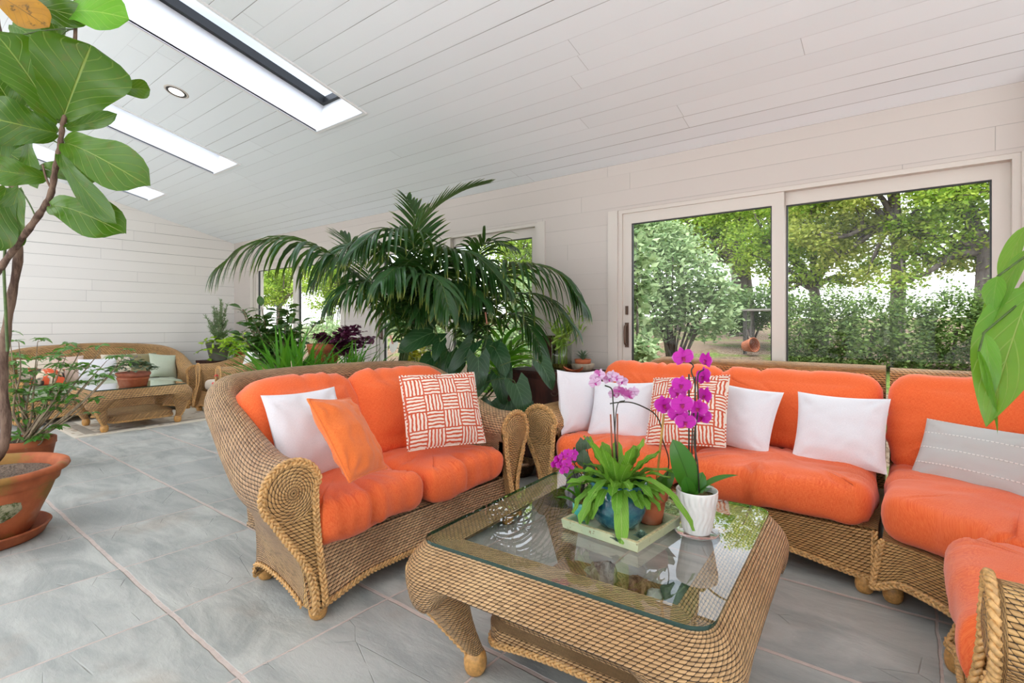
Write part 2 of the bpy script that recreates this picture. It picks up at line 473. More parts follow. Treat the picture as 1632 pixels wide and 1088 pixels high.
for i, (a, c) in enumerate(SK):
    n = 8 + i
    wb = MB()
    D = .30; nz = Vector((0, SL, 1)).normalized()
    def q(x, y, d): return Vector((x, y, zc(y))) + nz * d
    lowc = [(a, SY0), (c, SY0), (c, SY1), (a, SY1)]
    ins = .028
    hic = [(a - ins, SY0), (c + ins, SY0), (c + ins, SY1 + ins), (a - ins, SY1 + ins)]
    e = .012
    for k in range(4):
        j = (k + 1) % 4
        wb.addf([q(*lowc[k], -.004), q(*lowc[j], -.004), q(*lowc[j], .12), q(*lowc[k], .12)], [(0, 1, 2, 3)], [[(0, 0)] * 4])
        wb.addf([q(*lowc[k], .123), q(*lowc[j], .123), q(*hic[j], D), q(*hic[k], D)], [(0, 1, 2, 3)], [[(0, 0)] * 4])
        # narrow trim lip round the opening, standing 4 mm proud of the boards
    w = .022
    oc = [(a - w, SY0 - w), (c + w, SY0 - w), (c + w, SY1 + w), (a - w, SY1 + w)]
    for k in range(4):
        j = (k + 1) % 4
        wb.addf([q(*lowc[k], -.010), q(*lowc[j], -.010), q(*oc[j], -.010), q(*oc[k], -.010)], [(0, 1, 2, 3)], [[(0, 0)] * 4])
        wb.addf([q(*oc[k], -.010), q(*oc[j], -.010), q(*oc[j], .0), q(*oc[k], .0)], [(0, 1, 2, 3)], [[(0, 0)] * 4])
    sky = struct(wb.build('window_%d' % (4 + i), M['well'], smooth=False))
    fb = MB(); f = .035
    ic = [(a + .012 + f - .03, SY0 + f), (c - .012 - f + .03, SY0 + f), (c - .012 - f + .03, SY1 - f + .03), (a + .012 + f - .03, SY1 - f + .03)]
    for (d0, d1, m_in) in ((D - .035, D, 0),):
        for k in range(4):
            j = (k + 1) % 4
            fb.addf([q(*hic[k], d0), q(*hic[j], d0), q(*ic[j], d0), q(*ic[k], d0)], [(0, 1, 2, 3)], [[(0, 0)] * 4])
            fb.addf([q(*ic[k], d0), q(*ic[j], d0), q(*ic[j], D + .03), q(*ic[k], D + .03)], [(0, 1, 2, 3)], [[(0, 0)] * 4])
    fb.build('frame', M['black'], sky, smooth=False)
    g = MB(); g.addf([q(*p, D + .02) for p in hic] + [q(*p, D + .026) for p in hic], [(0, 1, 2, 3), (7, 6, 5, 4)], [[(0, 0)] * 4] * 2)
    g.build('pane', M['sglass'], sky, smooth=False)

# walls
def wallx(b, x0, x1, z0, z1, y0=YW, y1=YW + .16): b.box(x0, x1, y0, y1, z0, z1)
W1 = (-1.90, .46); W2 = (-5.04, -2.70); W3 = (-8.10, -5.76); WT = 2.085
b = MB()
seg = [(XL - .15, W3[0]), (W3[1], W2[0]), (W2[1], W1[0]), (W1[1], XR + .15)]
for s0, s1 in seg: wallx(b, s0, s1, 0, ZE + .03)
for w in (W1, W2, W3): wallx(b, w[0], w[1], WT, ZE + .03)
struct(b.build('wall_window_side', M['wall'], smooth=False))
def prism_wall(name, x0, x1, mat, holes=()):
    b = MB(); ys = sorted({YB - .15, YW + .15, *[h[0] for h in holes], *[h[1] for h in holes]})
    for ya, yb in zip(ys[:-1], ys[1:]):
        hz = [(h[2], h[3]) for h in holes if h[0] <= ya and yb <= h[1]]
        def piece(z0, z1f):
            c = [(x0, ya, z0), (x1, ya, z0), (x1, yb, z0), (x0, yb, z0)]
            d = [(x, y, z1f(y)) for x, y, _ in c]
            P = c + d
            fs = [(0, 3, 2, 1), (4, 5, 6, 7), (0, 1, 5, 4), (2, 3, 7, 6), (1, 2, 6, 5), (3, 0, 4, 7)]
            b.addf(P, fs, [[(P[i][1], P[i][2]) for i in f] for f in fs])
        if hz:
            piece(0, lambda y: hz[0][0]); piece(hz[0][1], lambda y: zc(y) + .05)
        else: piece(0, lambda y: zc(y) + .05)
    return struct(b.build(name, mat, smooth=False))
prism_wall('wall_left', XL - .15, XL, M['wall_l'])
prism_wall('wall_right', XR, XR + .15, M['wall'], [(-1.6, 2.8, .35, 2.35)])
b = MB()
zt = zc(YB) + .05
b.box(XL - .15, XR + .15, YB - .15, YB, 0, .4); b.box(XL - .15, XR + .15, YB - .15, YB, 3.05, zt)
b.box(XL - .15, -8.4, YB - .15, YB, .4, 3.05); b.box(1.7, XR + .15, YB - .15, YB, .4, 3.05)
struct(b.build('wall_back', M['wall'], smooth=False))
for nm, (y0, y1, z0, z1), ax in (('window_7', (-1.6, 2.8, .35, 2.35), 0), ('window_8', (-8.4, 1.7, .4, 3.05), 1)):  # windows in the unseen walls, added to let in light
    b = MB(); g = MB(); n = 3 if ax == 0 else 5
    for k in range(n + 1):
        p = y0 + (y1 - y0) * k / n
        lo, hi = p - .04, p + .04
        if ax == 0: b.box(XR + .04, XR + .11, max(lo, y0), min(hi, y1), z0, z1)
        else: b.box(max(lo, y0), min(hi, y1), YB - .11, YB - .04, z0, z1)
    for za in (z0, z1 - .07):
        if ax == 0: b.box(XR + .042, XR + .108, y0, y1, za, za + .07)
        else: b.box(y0, y1, YB - .108, YB - .042, za, za + .07)
    if ax == 0: g.box(XR + .07, XR + .076, y0, y1, z0, z1)
    else: g.box(y0, y1, YB - .08, YB - .074, z0, z1)
    o = struct(b.build(nm, M['paint'], smooth=False)); g.build('pane', M['glass'], o, smooth=False)

# sliding glass doors in the window wall
def slider(name, x0, x1, handle=True, close_left=True):
    b = MB()
    ya, yb = YW + .005, YW + .13       # fixed outer frame lining the opening
    f = .035
    b.box(x0, x0 + f, ya, yb, 0, WT); b.box(x1 - f, x1, ya, yb, 0, WT)
    b.box(x0 + f, x1 - f, ya, yb, WT - .03, WT); b.box(x0 + f, x1 - f, ya, yb, 0, .03)
    root = struct(b.build(name, M['paint'], smooth=False))
    mid = (x0 + x1) / 2
    for k, (a, c, yo) in enumerate(((x0 + f, mid + .035, YW + .02), (mid - .035, x1 - f, YW + .065))):
        s = MB(); st = .075
        t0, t1 = .03, WT - .03
        s.box(a, a + st, yo, yo + .04, t0, t1); s.box(c - st, c, yo, yo + .04, t0, t1)
        s.box(a + st, c - st, yo, yo + .04, t1 - .085, t1); s.box(a + st, c - st, yo, yo + .04, t0, t0 + .1)
        sash = s.build('sash', M['paint'], root, smooth=False)
        bd = MB(); e = .008
        A, Bx, Z0, Z1 = a + st, c - st, t0 + .1, t1 - .085
        bd.box(A, A + e, yo + .006, yo + .03, Z0, Z1); bd.box(Bx - e, Bx, yo + .006, yo + .03, Z0, Z1)
        bd.box(A + e, Bx - e, yo + .006, yo + .03, Z1 - e, Z1); bd.box(A + e, Bx - e, yo + .006, yo + .03, Z0, Z0 + e)
        bd.build('seal', M['black'], sash, smooth=False)
        g = MB(); g.box(A, Bx, yo + .018, yo + .024, Z0, Z1); g.build('pane', M['glass'], sash, smooth=False)
        if k == 0 and handle:
            h = MB()
            h.box(a + .022, a + .052, yo - .012, yo, .97, 1.17)
            h.tube(spl([(a + .037, yo - .01, .99), (a + .037, yo - .045, 1.01), (a + .037, yo - .045, 1.13), (a + .037, yo - .01, 1.15)], 5), .009, 6)
            h.box(a + .027, a + .047, yo - .014, yo, 1.235, 1.305)
            h.build('handle', M['bronze'], sash, smooth=False, label='bronze coloured door handle')
    return root
slider('window_1', *W1); slider('window_2', *W2); slider('window_3', *W3)
# flat casing boards beside and over the doors, and the post at the right end
b = MB()
cw = .085
for w in (W1, W2, W3):
    b.box(w[0] - cw, w[0], YW - .012, YW - .001, 0, WT + .0); b.box(w[1], w[1] + cw, YW - .012, YW - .001, 0, WT)
struct(b.build('trim_1', M['paint'], smooth=False))
b = MB()
b.box(W1[1] + cw + .0, W1[1] + cw + .14, YW - .16, YW - .001, 0, ZE - .02)
struct(b.build('trim_2', M['paint'], smooth=False))
b = MB(); b.box(XL + .001, XL + .016, YB, YW, 0, .1)
struct(b.build('baseboard_left', M['paint'], smooth=False))

# recessed ceiling light
l = thing('recessed_light', 'round recessed ceiling light with a dark ring between two skylights', 'light', (-4.645, 1.598, zc(1.598)))
l.rotation_euler = (R(-13.87), 0, 0)
b = MB(); b.lathe([(.054, -.003), (.060, -.0055), (.068, -.006), (.073, -.004)], 32); b.build('ring', M['black'], l)
b = MB(); b.lathe([(.073, -.004), (.079, -.006), (.088, -.0005)], 32); b.build('trim', M['paint'], l)
t = NT('lamp glow'); e = t.n('ShaderNodeEmission'); e.inputs[0].default_value = (1, .93, .84, 1); e.inputs[1].default_value = 2.2
b = MB(); b.lathe([(.0001, -.003), (.03, -.0032), (.055, -.0034)], 24); b.build('bulb', t.done(e.outputs[0]), l)
# ------------------------------------------------------------------ wicker furniture
M['wick'] = m_wicker('honey wicker', (226, 182, 122), (200, 152, 96))
M['wick_dk'] = m_wicker('brown wicker', (220, 180, 136), (184, 144, 108), .026, .0145)
M['wick_fine'] = m_wicker('fine wicker', (222, 176, 114), (192, 144, 88), .022, .0128)
M['wick_t'] = m_wicker('table wicker', (226, 184, 134), (196, 152, 104), .019, .0092)
M['braid'] = simple('wicker braid', (206, 160, 102), .4, var=.28, sc=60, bump=.002)
M['foot'] = simple('wrapped cane foot', (200, 148, 84), .4, var=.2, sc=80, bump=.002)
M['orange'] = m_fabric('orange linen', (250, 124, 68), (234, 90, 42))
M['orange2'] = m_fabric('orange cotton', (248, 134, 66), (236, 108, 46))
M['white'] = m_fabric('white cotton', (240, 238, 242), (226, 224, 230), 1.3)
M['cream'] = m_fabric('cream cotton', (228, 214, 196), (212, 196, 176), 1.3)
M['sage'] = m_fabric('sage satin', (176, 184, 158), (150, 160, 134), 1., .5)
M['olive'] = m_fabric('olive cloth', (150, 140, 104), (128, 118, 84), 1.)
M['pink'] = m_fabric('pale pink cloth', (226, 200, 186), (206, 178, 164), 1.)
M['pattern'] = m_pattern('red and cream brick stripe print')

def braid(b, pts, r=.014, pitch=.058, closed=False, nrm=None):
    # three interleaved strands following a path: a real plait
    pts = [Vector(p) for p in pts]
    L = [0]
    for i in range(1, len(pts)): L.append(L[-1] + (pts[i] - pts[i - 1]).length)
    N = max(12, int(L[-1] / pitch * 9)); res = []
    j = 0
    for k in range(N + 1):
        d = L[-1] * k / N
        while j < len(L) - 2 and L[j + 1] < d: j += 1
        f = (d - L[j]) / max(1e-9, L[j + 1] - L[j]); res.append((pts[j].lerp(pts[j + 1], f), (pts[j + 1] - pts[j]).normalized()))
    for s in range(3):
        out = []
        for k, (p, t) in enumerate(res):
            n = (nrm(p, t) if nrm else Vector((0, -1, 0))); n = (n - t * n.dot(t))
            n = n.normalized() if n.length > 1e-5 else t.orthogonal().normalized()
            w = t.cross(n); ph = 2 * math.pi * (L[-1] * k / N / pitch + s / 3)
            out.append(p + w * math.sin(ph) * r * .8 + n * math.sin(2 * ph) * r * .38)
        b.tube(out, r * .46, 6)
    return b

def ballfoot(b, x, y, r=.036, h=.075):
    prof = [(.0001, 0)]
    for k in range(0, 17):
        a = -math.pi / 2 + math.pi * k / 16
        prof.append((r * (.55 + .45 * math.cos(a)) + .0012 * (k % 2), h / 2 + h / 2 * math.sin(a)))
    prof.append((r * .5, h + .01))
    return b.lathe(prof, 20, (x, y, 0))

class Tub:
    """wicker seat with a rolled rim: arms at the ends that have one, a back sweeping between them; front faces -y"""
    def __init__(s, w, df, db, rc=.25, ha=.635, hb=.91, ra=.115, rb=.07, zs=.262, left=True, right=True, wl=None, wr=None,
                 lean=.34, inset=.075, fin=-.05, crown=.02, s0=.22, s1=.62, dd=None, hz=.052):
        s.__dict__.update(locals())
        s.xl = -w if left else -(wl if wl is not None else w)
        s.xr = w if right else (wr if wr is not None else w)
        T = []
        if left:
            n = 14
            for k in range(n): T.append((-w, -df + (db - rc + df) * k / n, 0))
            for k in range(13):
                a = math.pi - math.pi / 2 * k / 12; T.append((-w + rc + rc * math.cos(a), db - rc + rc * math.sin(a), 0))
        else: T.append((s.xl, db, 0))
        n = max(6, int((s.xr - s.xl) / .08)); x0 = (-w + rc) if left else s.xl; x1 = (w - rc) if right else s.xr
        for k in range(1, n): T.append((x0 + (x1 - x0) * k / n, db, 0))
        if right:
            for k in range(13):
                a = math.pi / 2 - math.pi / 2 * k / 12; T.append((w - rc + rc * math.cos(a), db - rc + rc * math.sin(a), 0))
            n = 14
            for k in range(1, n + 1): T.append((w, db - rc + (-df - db + rc) * k / n, 0))
        else: T.append((s.xr, db, 0))
        s.T = [Vector(p) for p in T]
        s.dl = [0.]
        for i in range(1, len(T)): s.dl.append(s.dl[-1] + (s.T[i] - s.T[i - 1]).length)
        s.nrm = []
        for i in range(len(T)):
            t = (s.T[min(i + 1, len(T) - 1)] - s.T[max(i - 1, 0)]).normalized()
            s.nrm.append(Vector((-t.y, t.x, 0)))       # outward (path runs left arm -> back -> right arm)
    def armness(s, p):                      # 1 at the arm front, 0 on the back
        u = (p.y + s.df) / (s.db + s.df)
        side = sm((abs(p.x) - (s.w - s.rc * 1.15)) / (s.rc * .9)) if ((p.x < 0 and s.left) or (p.x > 0 and s.right)) else 0
        return (1 - sm((u - s.s0) / (s.s1 * 1.0))) * (1 if side > .001 else 0) if u < .999 else 0
    def hgt(s, p, i=None):
        a = s.armness(p)
        if s.dd and i is not None: a = 1 - sm((min(s.dl[i] if s.left else 9, s.dl[-1] - s.dl[i] if s.right else 9) - s.dd[0]) / (s.dd[1] - s.dd[0]))
        q = s.crown * (1 - (p.x / max(s.w, .1)) ** 2)
        return s.hb + q + (s.ha - s.hb - q) * a
    def rad(s, p): return s.rb + (s.ra - s.rb) * s.armness(p)
    def base(s, p):                         # where the outer skin meets the floor edge under p
        k = s.lean * sm((p.y + s.df * .2) / (s.db + s.df * .2))
        x = p.x
        if s.left and x < 0: x = x + s.inset * sm((-x - s.w * .3) / (s.w * .5))
        if s.right and x > 0: x = x - s.inset * sm((x - s.w * .3) / (s.w * .5))
        return Vector((x, p.y - k, 0))
    def prof(s, i, nroll=12, nlow=14):
        p, n = s.T[i], s.nrm[i]; h, r = s.hgt(p, i), s.rad(p); out = []
        lean_in = s.lean * .55 * sm((p.y + s.df * .2) / (s.db + s.df * .2))
        for k in range(5):
            f = k / 5; z = s.zs + (h - r - s.zs) * f
            q = p + Vector((0, -lean_in * (1 - f), 0)) - n * r * .82; q.z = z; out.append(q)
        e = R(-48)
        for k in range(nroll + 1):
            a = math.pi + (e - math.pi) * k / nroll
            q = p + n * r * math.cos(a); q.z = h - r + r * math.sin(a); out.append(q)
        P0 = out[-1]; B = s.base(p) + n * .02
        zb = s.zbot(p); B.z = zb
        d = Vector((n.x * -.5, n.y * -.5, -1)).normalized()
        L = P0.z - zb
        P1 = P0 + d * L * .42; P2 = B + Vector((-n.x * .03, -n.y * .03, L * .45))
        for q in bez([P0, P1, P2, B], nlow)[1:]: out.append(q)
        return out
    def zbot(s, p):
        # arched hem: low at the front feet and rear corners
        if abs(p.x) > s.w - .02: u = (p.y + s.df) / max(.01, (s.db - s.rc + s.df) * 1.1); return .052 + .07 * math.sin(math.pi * min(1, max(0, u))) ** .8
        u = (p.x - s.xl) / (s.xr - s.xl); return .052 + .05 * max(0, math.sin(math.pi * u)) ** .8
    def build(s, root, mat, matfine, detail=2, braidr=.0115, hem=True, label=None):
        G = [s.prof(i) for i in range(len(s.T))]
        b = MB(); b.grid(G, flip=False)
        # deck under the cushions
        xl = s.xl + (.07 if s.left else 0); xr = s.xr - (.07 if s.right else 0)
        b.box(xl, xr, -s.df + .03, s.db - s.rc - .04 if (s.left and s.right) else s.db - s.lean - .02, s.zs - .02, s.zs)
        for side, has in ((-1, s.left), (1, s.right)):
            if not has:        # woven end panel of an open unit
                x = s.xl if side < 0 else s.xr
                G2 = [[(x, -s.df + .01 + (s.db - s.lean * .8 + s.df) * i / 6, .08 + (s.zs - .09) * j / 4) for j in range(5)] for i in range(7)]
                b.grid(G2, flip=side > 0)
                i0 = 0 if side < 0 else len(G) - 1
                pr = G[i0]; o = [p.copy() for p in pr]
                mid = Vector((x, s.db - .02, s.zs))
                b.add([mid] + o, [(0, k, k + 1) for k in range(1, len(o))], [(0, 0)] + [(p.y, p.z) for p in o])
        body = b.build('wicker_body', mat, root)
        # front skirt
        xa = s.xl + (.05 if s.left else .0); xb = s.xr - (.05 if s.right else .0); n = 36
        def hemz(x):
            u = (x - xa) / (xb - xa); return s.hz + .045 * sm(min(u, 1 - u) / .25)
        def fy(z): return -s.df - .005 - .085 * (1 - z / s.zs) ** 1.6
        G = [[(xa + (xb - xa) * i / n, fy(z), z) for z in [s.zs - (s.zs - hemz(xa + (xb - xa) * i / n)) * j / 10 for j in range(11)]] for i in range(n + 1)]
        b = MB(); b.grid(G, flip=False)
        b.build('front_skirt', mat, root)
        if detail:
            bb = MB()
            hem_pts = [(xa + (xb - xa) * i / n, fy(hemz(xa + (xb - xa) * i / n)) - .004, hemz(xa + (xb - xa) * i / n)) for i in range(n + 1)]
            braid(bb, hem_pts, braidr, nrm=lambda p, t: Vector((0, -1, 0)))
            if not s.left: braid(bb, [(xa + .01, fy(z) - .004, z) for z in (.06, .11, .18, s.zs)], braidr)
            if not s.right: braid(bb, [(xb - .01, fy(z) - .004, z) for z in (.06, .11, .18, s.zs)], braidr)
            # hem along the sides and back
            low = [g[-1] + s.nrm[i] * .004 for i, g in enumerate([s.prof(i) for i in range(len(s.T))])]
            braid(bb, low, braidr * .85, nrm=lambda p, t: Vector((t.y, -t.x, 0)) * -1)
            bb.build('hem_braid', M['braid'], root)
        for side, has in ((-1, s.left), (1, s.right)):
            if has: s.front(root, side, matfine, detail, braidr)
        fb = [(s.xl + (.10 if s.left else .045), -s.df - .035), (s.xr - (.10 if s.right else .045), -s.df - .035),
              (s.xl + (.13 if s.left else .045), s.db - s.lean - .04), (s.xr - (.13 if s.right else .045), s.db - s.lean - .04)]
        for x, y in fb:
            f = MB(); ballfoot(f, x, y); f.build('foot', M['foot'], root)
        return body
    def front(s, root, side, mat, detail, br):
        i = 0 if side < 0 else len(s.T) - 1
        p = s.T[i]; r = s.rad(p); h = s.hgt(p, i); n = s.nrm[i]
        pr = s.prof(i); cx, cz = p.x, h - r; y0 = p.y
        low = [q for q in pr[17:]]
        inner = p.x - side * r * .82
        b = MB(); ncirc, nr = 40, 8
        dome = lambda q: y0 - .018 - .016 * (1 - q * q)
        G = [[(cx + r * f * math.cos(2 * math.pi * k / ncirc), dome(f), cz + r * f * math.sin(2 * math.pi * k / ncirc)) for f in [max(.02, j / nr) for j in range(nr + 1)]] for k in range(ncirc)]
        b.grid(G, cu=True, uv=lambda i, j: (i / ncirc * 28 * .016, j / nr * r), flip=True)
        # stem below the disc: between the inner edge and the flaring outer edge
        rows = []
        for q in low:
            xo = q.x; z = q.z
            rows.append([(inner + (xo - inner) * k / 6, y0 - .018 - .075 * sm((cz - z) / cz) ** 1.3, z) for k in range(7)])
        zt = low[0].z
        top = [(inner + (low[0].x - inner) * k / 6, y0 - .018, cz) for k in range(7)]
        rows = [[(x, y + .006, z) for x, y, z in r_] for r_ in rows]
        b.grid(rows, uv=lambda i, j: (rows[i][j][0], rows[i][j][2]), flip=side > 0)
        # return strip closing the gap to the body
        edge = [Vector((cx + r * math.cos(a), y0 - .018, cz + r * math.sin(a))) for a in [math.pi * (1 if side > 0 else 0) - side * -1 * 0 + k * math.pi / 16 for k in range(17)]]
        out = b.build('arm_panel', mat, root)
        if detail:
            bb = MB()
            # outer outline: inner foot -> up the inner edge -> round the roll -> down the flaring outer edge
            pts = []
            for k in range(7): pts.append(Vector((inner, y0 - .024 - .075 * sm((cz - z) / cz) ** 1.3, z)) if (z := .07 + (cz - .07) * k / 6) is not None else 0)
            a0 = math.pi if side > 0 else 0.; a1 = R(-48) if side > 0 else math.pi + R(48)
            for k in range(1, 20):
                a = a0 + (a1 - a0) * k / 19; pts.append(Vector((cx + r * 1.0 * math.cos(a), y0 - .02, cz + r * math.sin(a))))
            for q in low[1:]: pts.append(Vector((q.x, y0 - .024 - .075 * sm((cz - q.z) / cz) ** 1.3, q.z)))
            braid(bb, pts, br * 1.15)
            bb.build('arm_braid', M['braid'], root)
        # side strip between body edge and panel edge
        b = MB(); ring = [q for q in pr[5:]]
        G = [[q + Vector((0, .0, 0)), Vector((q.x, y0 - .018 - (.075 * sm((cz - q.z) / cz) ** 1.3 if q.z < cz else 0), q.z))] for q in ring]
        b.grid(G); 
        G = [[Vector((inner, y0 + .03, z)), Vector((inner, y0 - .018 - .075 * sm((cz - z) / cz) ** 1.3, z))] for z in [.07 + (cz - .07) * k / 8 for k in range(9)]]
        b.grid(G)
        b.build('arm_edge', mat, root)

# ------------------------------------------------------------------ cushions
def rrect(w, d, n=64, e=5.0):
    out = []
    for k in range(n):
        a = 2 * math.pi * k / n; c, s = math.cos(a), math.sin(a)
        f = (abs(c) ** e + abs(s) ** e) ** (-1 / e); out.append(Vector((w / 2 * c * f, d / 2 * s * f, 0)))
    return out
def rpoly(P, r, per=5):
    # rounded polygon outline
    P = [Vector((x, y, 0)) for x, y in P]; out = []
    for i in range(len(P)):
        a, b, c = P[i - 1], P[i], P[(i + 1) % len(P)]
        u, v = (a - b), (c - b); d = min(r, u.length * .45, v.length * .45)
        p, q = b + u.normalized() * d, b + v.normalized() * d
        nx = P[(i + 1) % len(P)] + (b - c).normalized() * min(r, (b - c).length * .45)
        for k in range(per + 1): t = k / per; out.append(p * (1 - t) ** 2 + b * 2 * t * (1 - t) + q * t * t)
        m = max(1, int((nx - q).length / .03))
        for k in range(1, m): out.append(q.lerp(nx, k / m))
    return out
def cushion(b, out, h, er=.07, crown=.02, seed=0, wr=.006, gather=None, rings=12, under=.0, zipper=False):
    """stuffed cushion over a plan outline (z from 0 to h), rounded edge er, crowned top, wrinkles.
    gather: list of (direction angle, strength) edges from which creases radiate"""
    n = len(out); cen = sum(out, Vector()) / n
    nor = []
    for i in range(n):
        t = (out[(i + 1) % n] - out[i - 1]).normalized(); nor.append(Vector((t.y, -t.x, 0)))
    rad = [(o - cen).length for o in out]
    rows = []; meta = []
    for k in range(rings):                       # top, centre to edge
        f = (k / (rings - 1)) ** .8 if k else 0.0
        rows.append([(cen.lerp(out[i] - nor[i] * er, f), h, f, Vector((0, 0, 1))) for i in range(n)])
    for k in range(1, 12):                       # rounded side
        a = math.pi / 2 - math.pi * k / 12
        hz = h / 2
        rows.append([(out[i] - nor[i] * er * (1 - math.cos(a)), h / 2 + hz * math.copysign(abs(math.sin(a)) ** .75, a), 1.0, (nor[i] * math.cos(a) + Vector((0, 0, math.sin(a))))) for i in range(n)])
    for k in range(6): f = 1 - k / 5; rows.append([(cen.lerp(out[i] - nor[i] * er, max(f, .001)), 0.0 + under * (1 - f), f, Vector((0, 0, -1))) for i in range(n)])
    rng = random.Random(seed); sd = rng.random() * 50
    per = 0; cum = [0]
    for i in range(n): per += (out[(i + 1) % n] - out[i]).length; cum.append(per)
    cr = [(rng.random() * per, rng.uniform(.005, .013), rng.uniform(.4, 1.), rng.uniform(.07, .17), rng.uniform(-.2, .2)) for _ in range(int(per / .075))]
    G = []
    for ri, row in enumerate(rows):
        R_ = []
        for i, (p, z, f, nn) in enumerate(row):
            top = 1 if ri < rings else (max(0, 1 - (ri - rings) / 12.) if ri < rings + 11 else 0)
            if ri < rings: z = z + crown * (1 - f * f) ** .8
            q = Vector((p.x, p.y, z))
            d = noise.noise(Vector((q.x * 5 + sd, q.y * 5, q.z * 5))) * wr * 1.5 + noise.noise(Vector((q.x * 14 + sd, q.y * 14, q.z * 9))) * wr * .5
            # creases running in from the seam
            dist = (1 - f) * rad[i] if ri < rings else 0
            if ri < rings + 8:
                for (c, w_, s_, l_, sk) in cr:
                    dd = abs((cum[i] + sk * dist * .5 - c + per / 2) % per - per / 2)
                    if dd < w_ * 3.5:
                        fade = math.exp(-(dist / l_) ** 2)
                        d -= wr * 1.7 * s_ * fade * (math.exp(-(dd / w_) ** 2) - .45 * math.exp(-((dd - w_ * 2) / w_) ** 2))
            R_.append(q + nn * d)
        G.append(R_)
    GG = [[G[j][i] for j in range(len(G))] for i in range(n)]
    b.grid(GG, cu=True, uv=lambda i, j: ((GG[i % n][j].x, GG[i % n][j].y + (0 if j < rings else (j - rings + 1) * .016 * (1 if True else 0)))))
    return b

def pillow(b, w, h, t, seed=0, n=26, pull=.07, sag=0., pipe=False, wr=.006, zc=.5):
    """knife-edge pillow standing in the xz plane, centre at origin"""
    sd = seed * 7.3
    def pt(u, v, s):
        k = 1 - pull * (1 - abs(v) ** 2) ; k2 = 1 - pull * (1 - abs(u) ** 2)
        x = w / 2 * u * k; z = h / 2 * v * k2
        q = max(0., (1 - abs(u) ** 2.4) * (1 - abs(v) ** 2.4)); y = t / 2 * q ** .55 * s
        z -= sag * (1 - u * u) * (v + 1) / 2
        f = noise.noise(Vector((u * 1.6 + sd, v * 1.6, s))) * wr * 1.6 + noise.noise(Vector((u * 5 + sd, v * 4.0, s * 3))) * wr
        # corner creases
        for cu, cv in ((1, 1), (-1, 1), (1, -1), (-1, -1)):
            du, dv = (u - cu), (v - cv); rr = math.hypot(du, dv); th = math.atan2(dv, du)
            f += math.sin(th * 9 + sd + cu) * wr * .9 * math.exp(-((rr - .35) / .28) ** 2)
        y += f * s * min(1, q * 5)
        return Vector((x, y, z))
    import bisect
    sp = [math.sin(math.pi / 2 * (-1 + 2 * k / n)) * .35 + (-1 + 2 * k / n) * .65 for k in range(n + 1)]
    for s in (-1, 1):
        G = [[pt(u, v, s) for v in sp] for u in sp]
        b.grid(G, uv=lambda i, j: (sp[i] * w / 2 + .5, sp[j] * h / 2 + .5), flip=s > 0)
    if pipe:
        e = [pt(u, -1, 1) for u in sp] + [pt(1, v, 1) for v in sp[1:]] + [pt(u, 1, 1) for u in sp[::-1][1:]] + [pt(-1, v, 1) for v in sp[::-1][1:-1]]
        b.tube(e, .0048, 6, closed=True)
    return b
def put_pillow(name, label, cat, mat, w, h, t, loc, rz, tilt, roll=0., group=None, **k):
    b = MB(); pillow(b, w, h, t, **k)
    o = b.build(name, mat); tag(o, label, cat, group)
    o.rotation_mode = 'XYZ'
    o.matrix_world = Matrix.Translation(loc) @ Matrix.Rotation(rz, 4, 'Z') @ Matrix.Rotation(tilt, 4, 'X') @ Matrix.Rotation(roll, 4, 'Y')
    return o
def set_cushion(root, name, mat, out, h, loc, rot=(0, 0, 0), **k):
    b = MB(); cushion(b, out, h, **k); o = b.build(name, mat, root)
    o.location = loc; o.rotation_euler = rot; return o
# ------------------------------------------------------------------ the orange loveseat, facing +x
LS = thing('loveseat', 'honey wicker loveseat with orange cushions beside the glass coffee table', 'loveseat', (-2.27, 1.745, 0), R(90))
tb = Tub(.705, .37, .47, rc=.30, ha=.635, hb=.905, ra=.118, rb=.06, zs=.262, lean=.36, inset=.075, s0=.12, s1=.85)
tb.build(LS, M['wick_dk'], M['wick'])
for sx in (-1, 1):
    set_cushion(LS, 'seat_cushion', M['orange'], rpoly([(-.305, -.36), (.305, -.36), (.305, .30), (-.305, .30)], .09), .175, (sx * .308, -.055, .262),
                er=.07, crown=.025, seed=3 + sx, wr=.014)
    set_cushion(LS, 'back_cushion', M['orange'], rpoly([(-.35, -.26), (.35, -.26), (.35, .26), (-.35, .26)], .17), .20, (sx * .325, .29, .605), (R(68), 0, R(-sx * 9)),
                er=.09, crown=.045, seed=8 + sx, wr=.009)

# ------------------------------------------------------------------ the sectional along the window wall
S1 = thing('sectional_sofa', 'two-seat wicker sofa section with orange cushions and one left arm, under the window', 'sofa', (-1.10, 3.145, 0), 0)
tb = Tub(.795, .40, .50, rc=.26, ha=.635, hb=.925, ra=.13, rb=.045, zs=.262, right=False, wr=.98, lean=.16, inset=.07, s0=.15, s1=.8, crown=.0, dd=(.72, 1.28), hz=.072)
tb.build(S1, M['wick_fine'], M['wick'])
for k, cx in enumerate((-.285, .53)):
    hw = .40 if k == 0 else .425
    set_cushion(S1, 'seat_cushion', M['orange'], rpoly([(-hw, -.40), (hw, -.40), (hw, .30), (-hw, .30)], .09), .18, (cx, -.05, .262),
                er=.075, crown=.03, seed=21 + k, wr=.015)
    set_cushion(S1, 'back_cushion', M['orange'], rpoly([(-.43, -.235), (.43, -.235), (.43, .235), (-.43, .235)], .13), .20, (cx + .01, .38, .625), (R(72), 0, 0),
                er=.09, crown=.04, seed=31 + k, wr=.009)
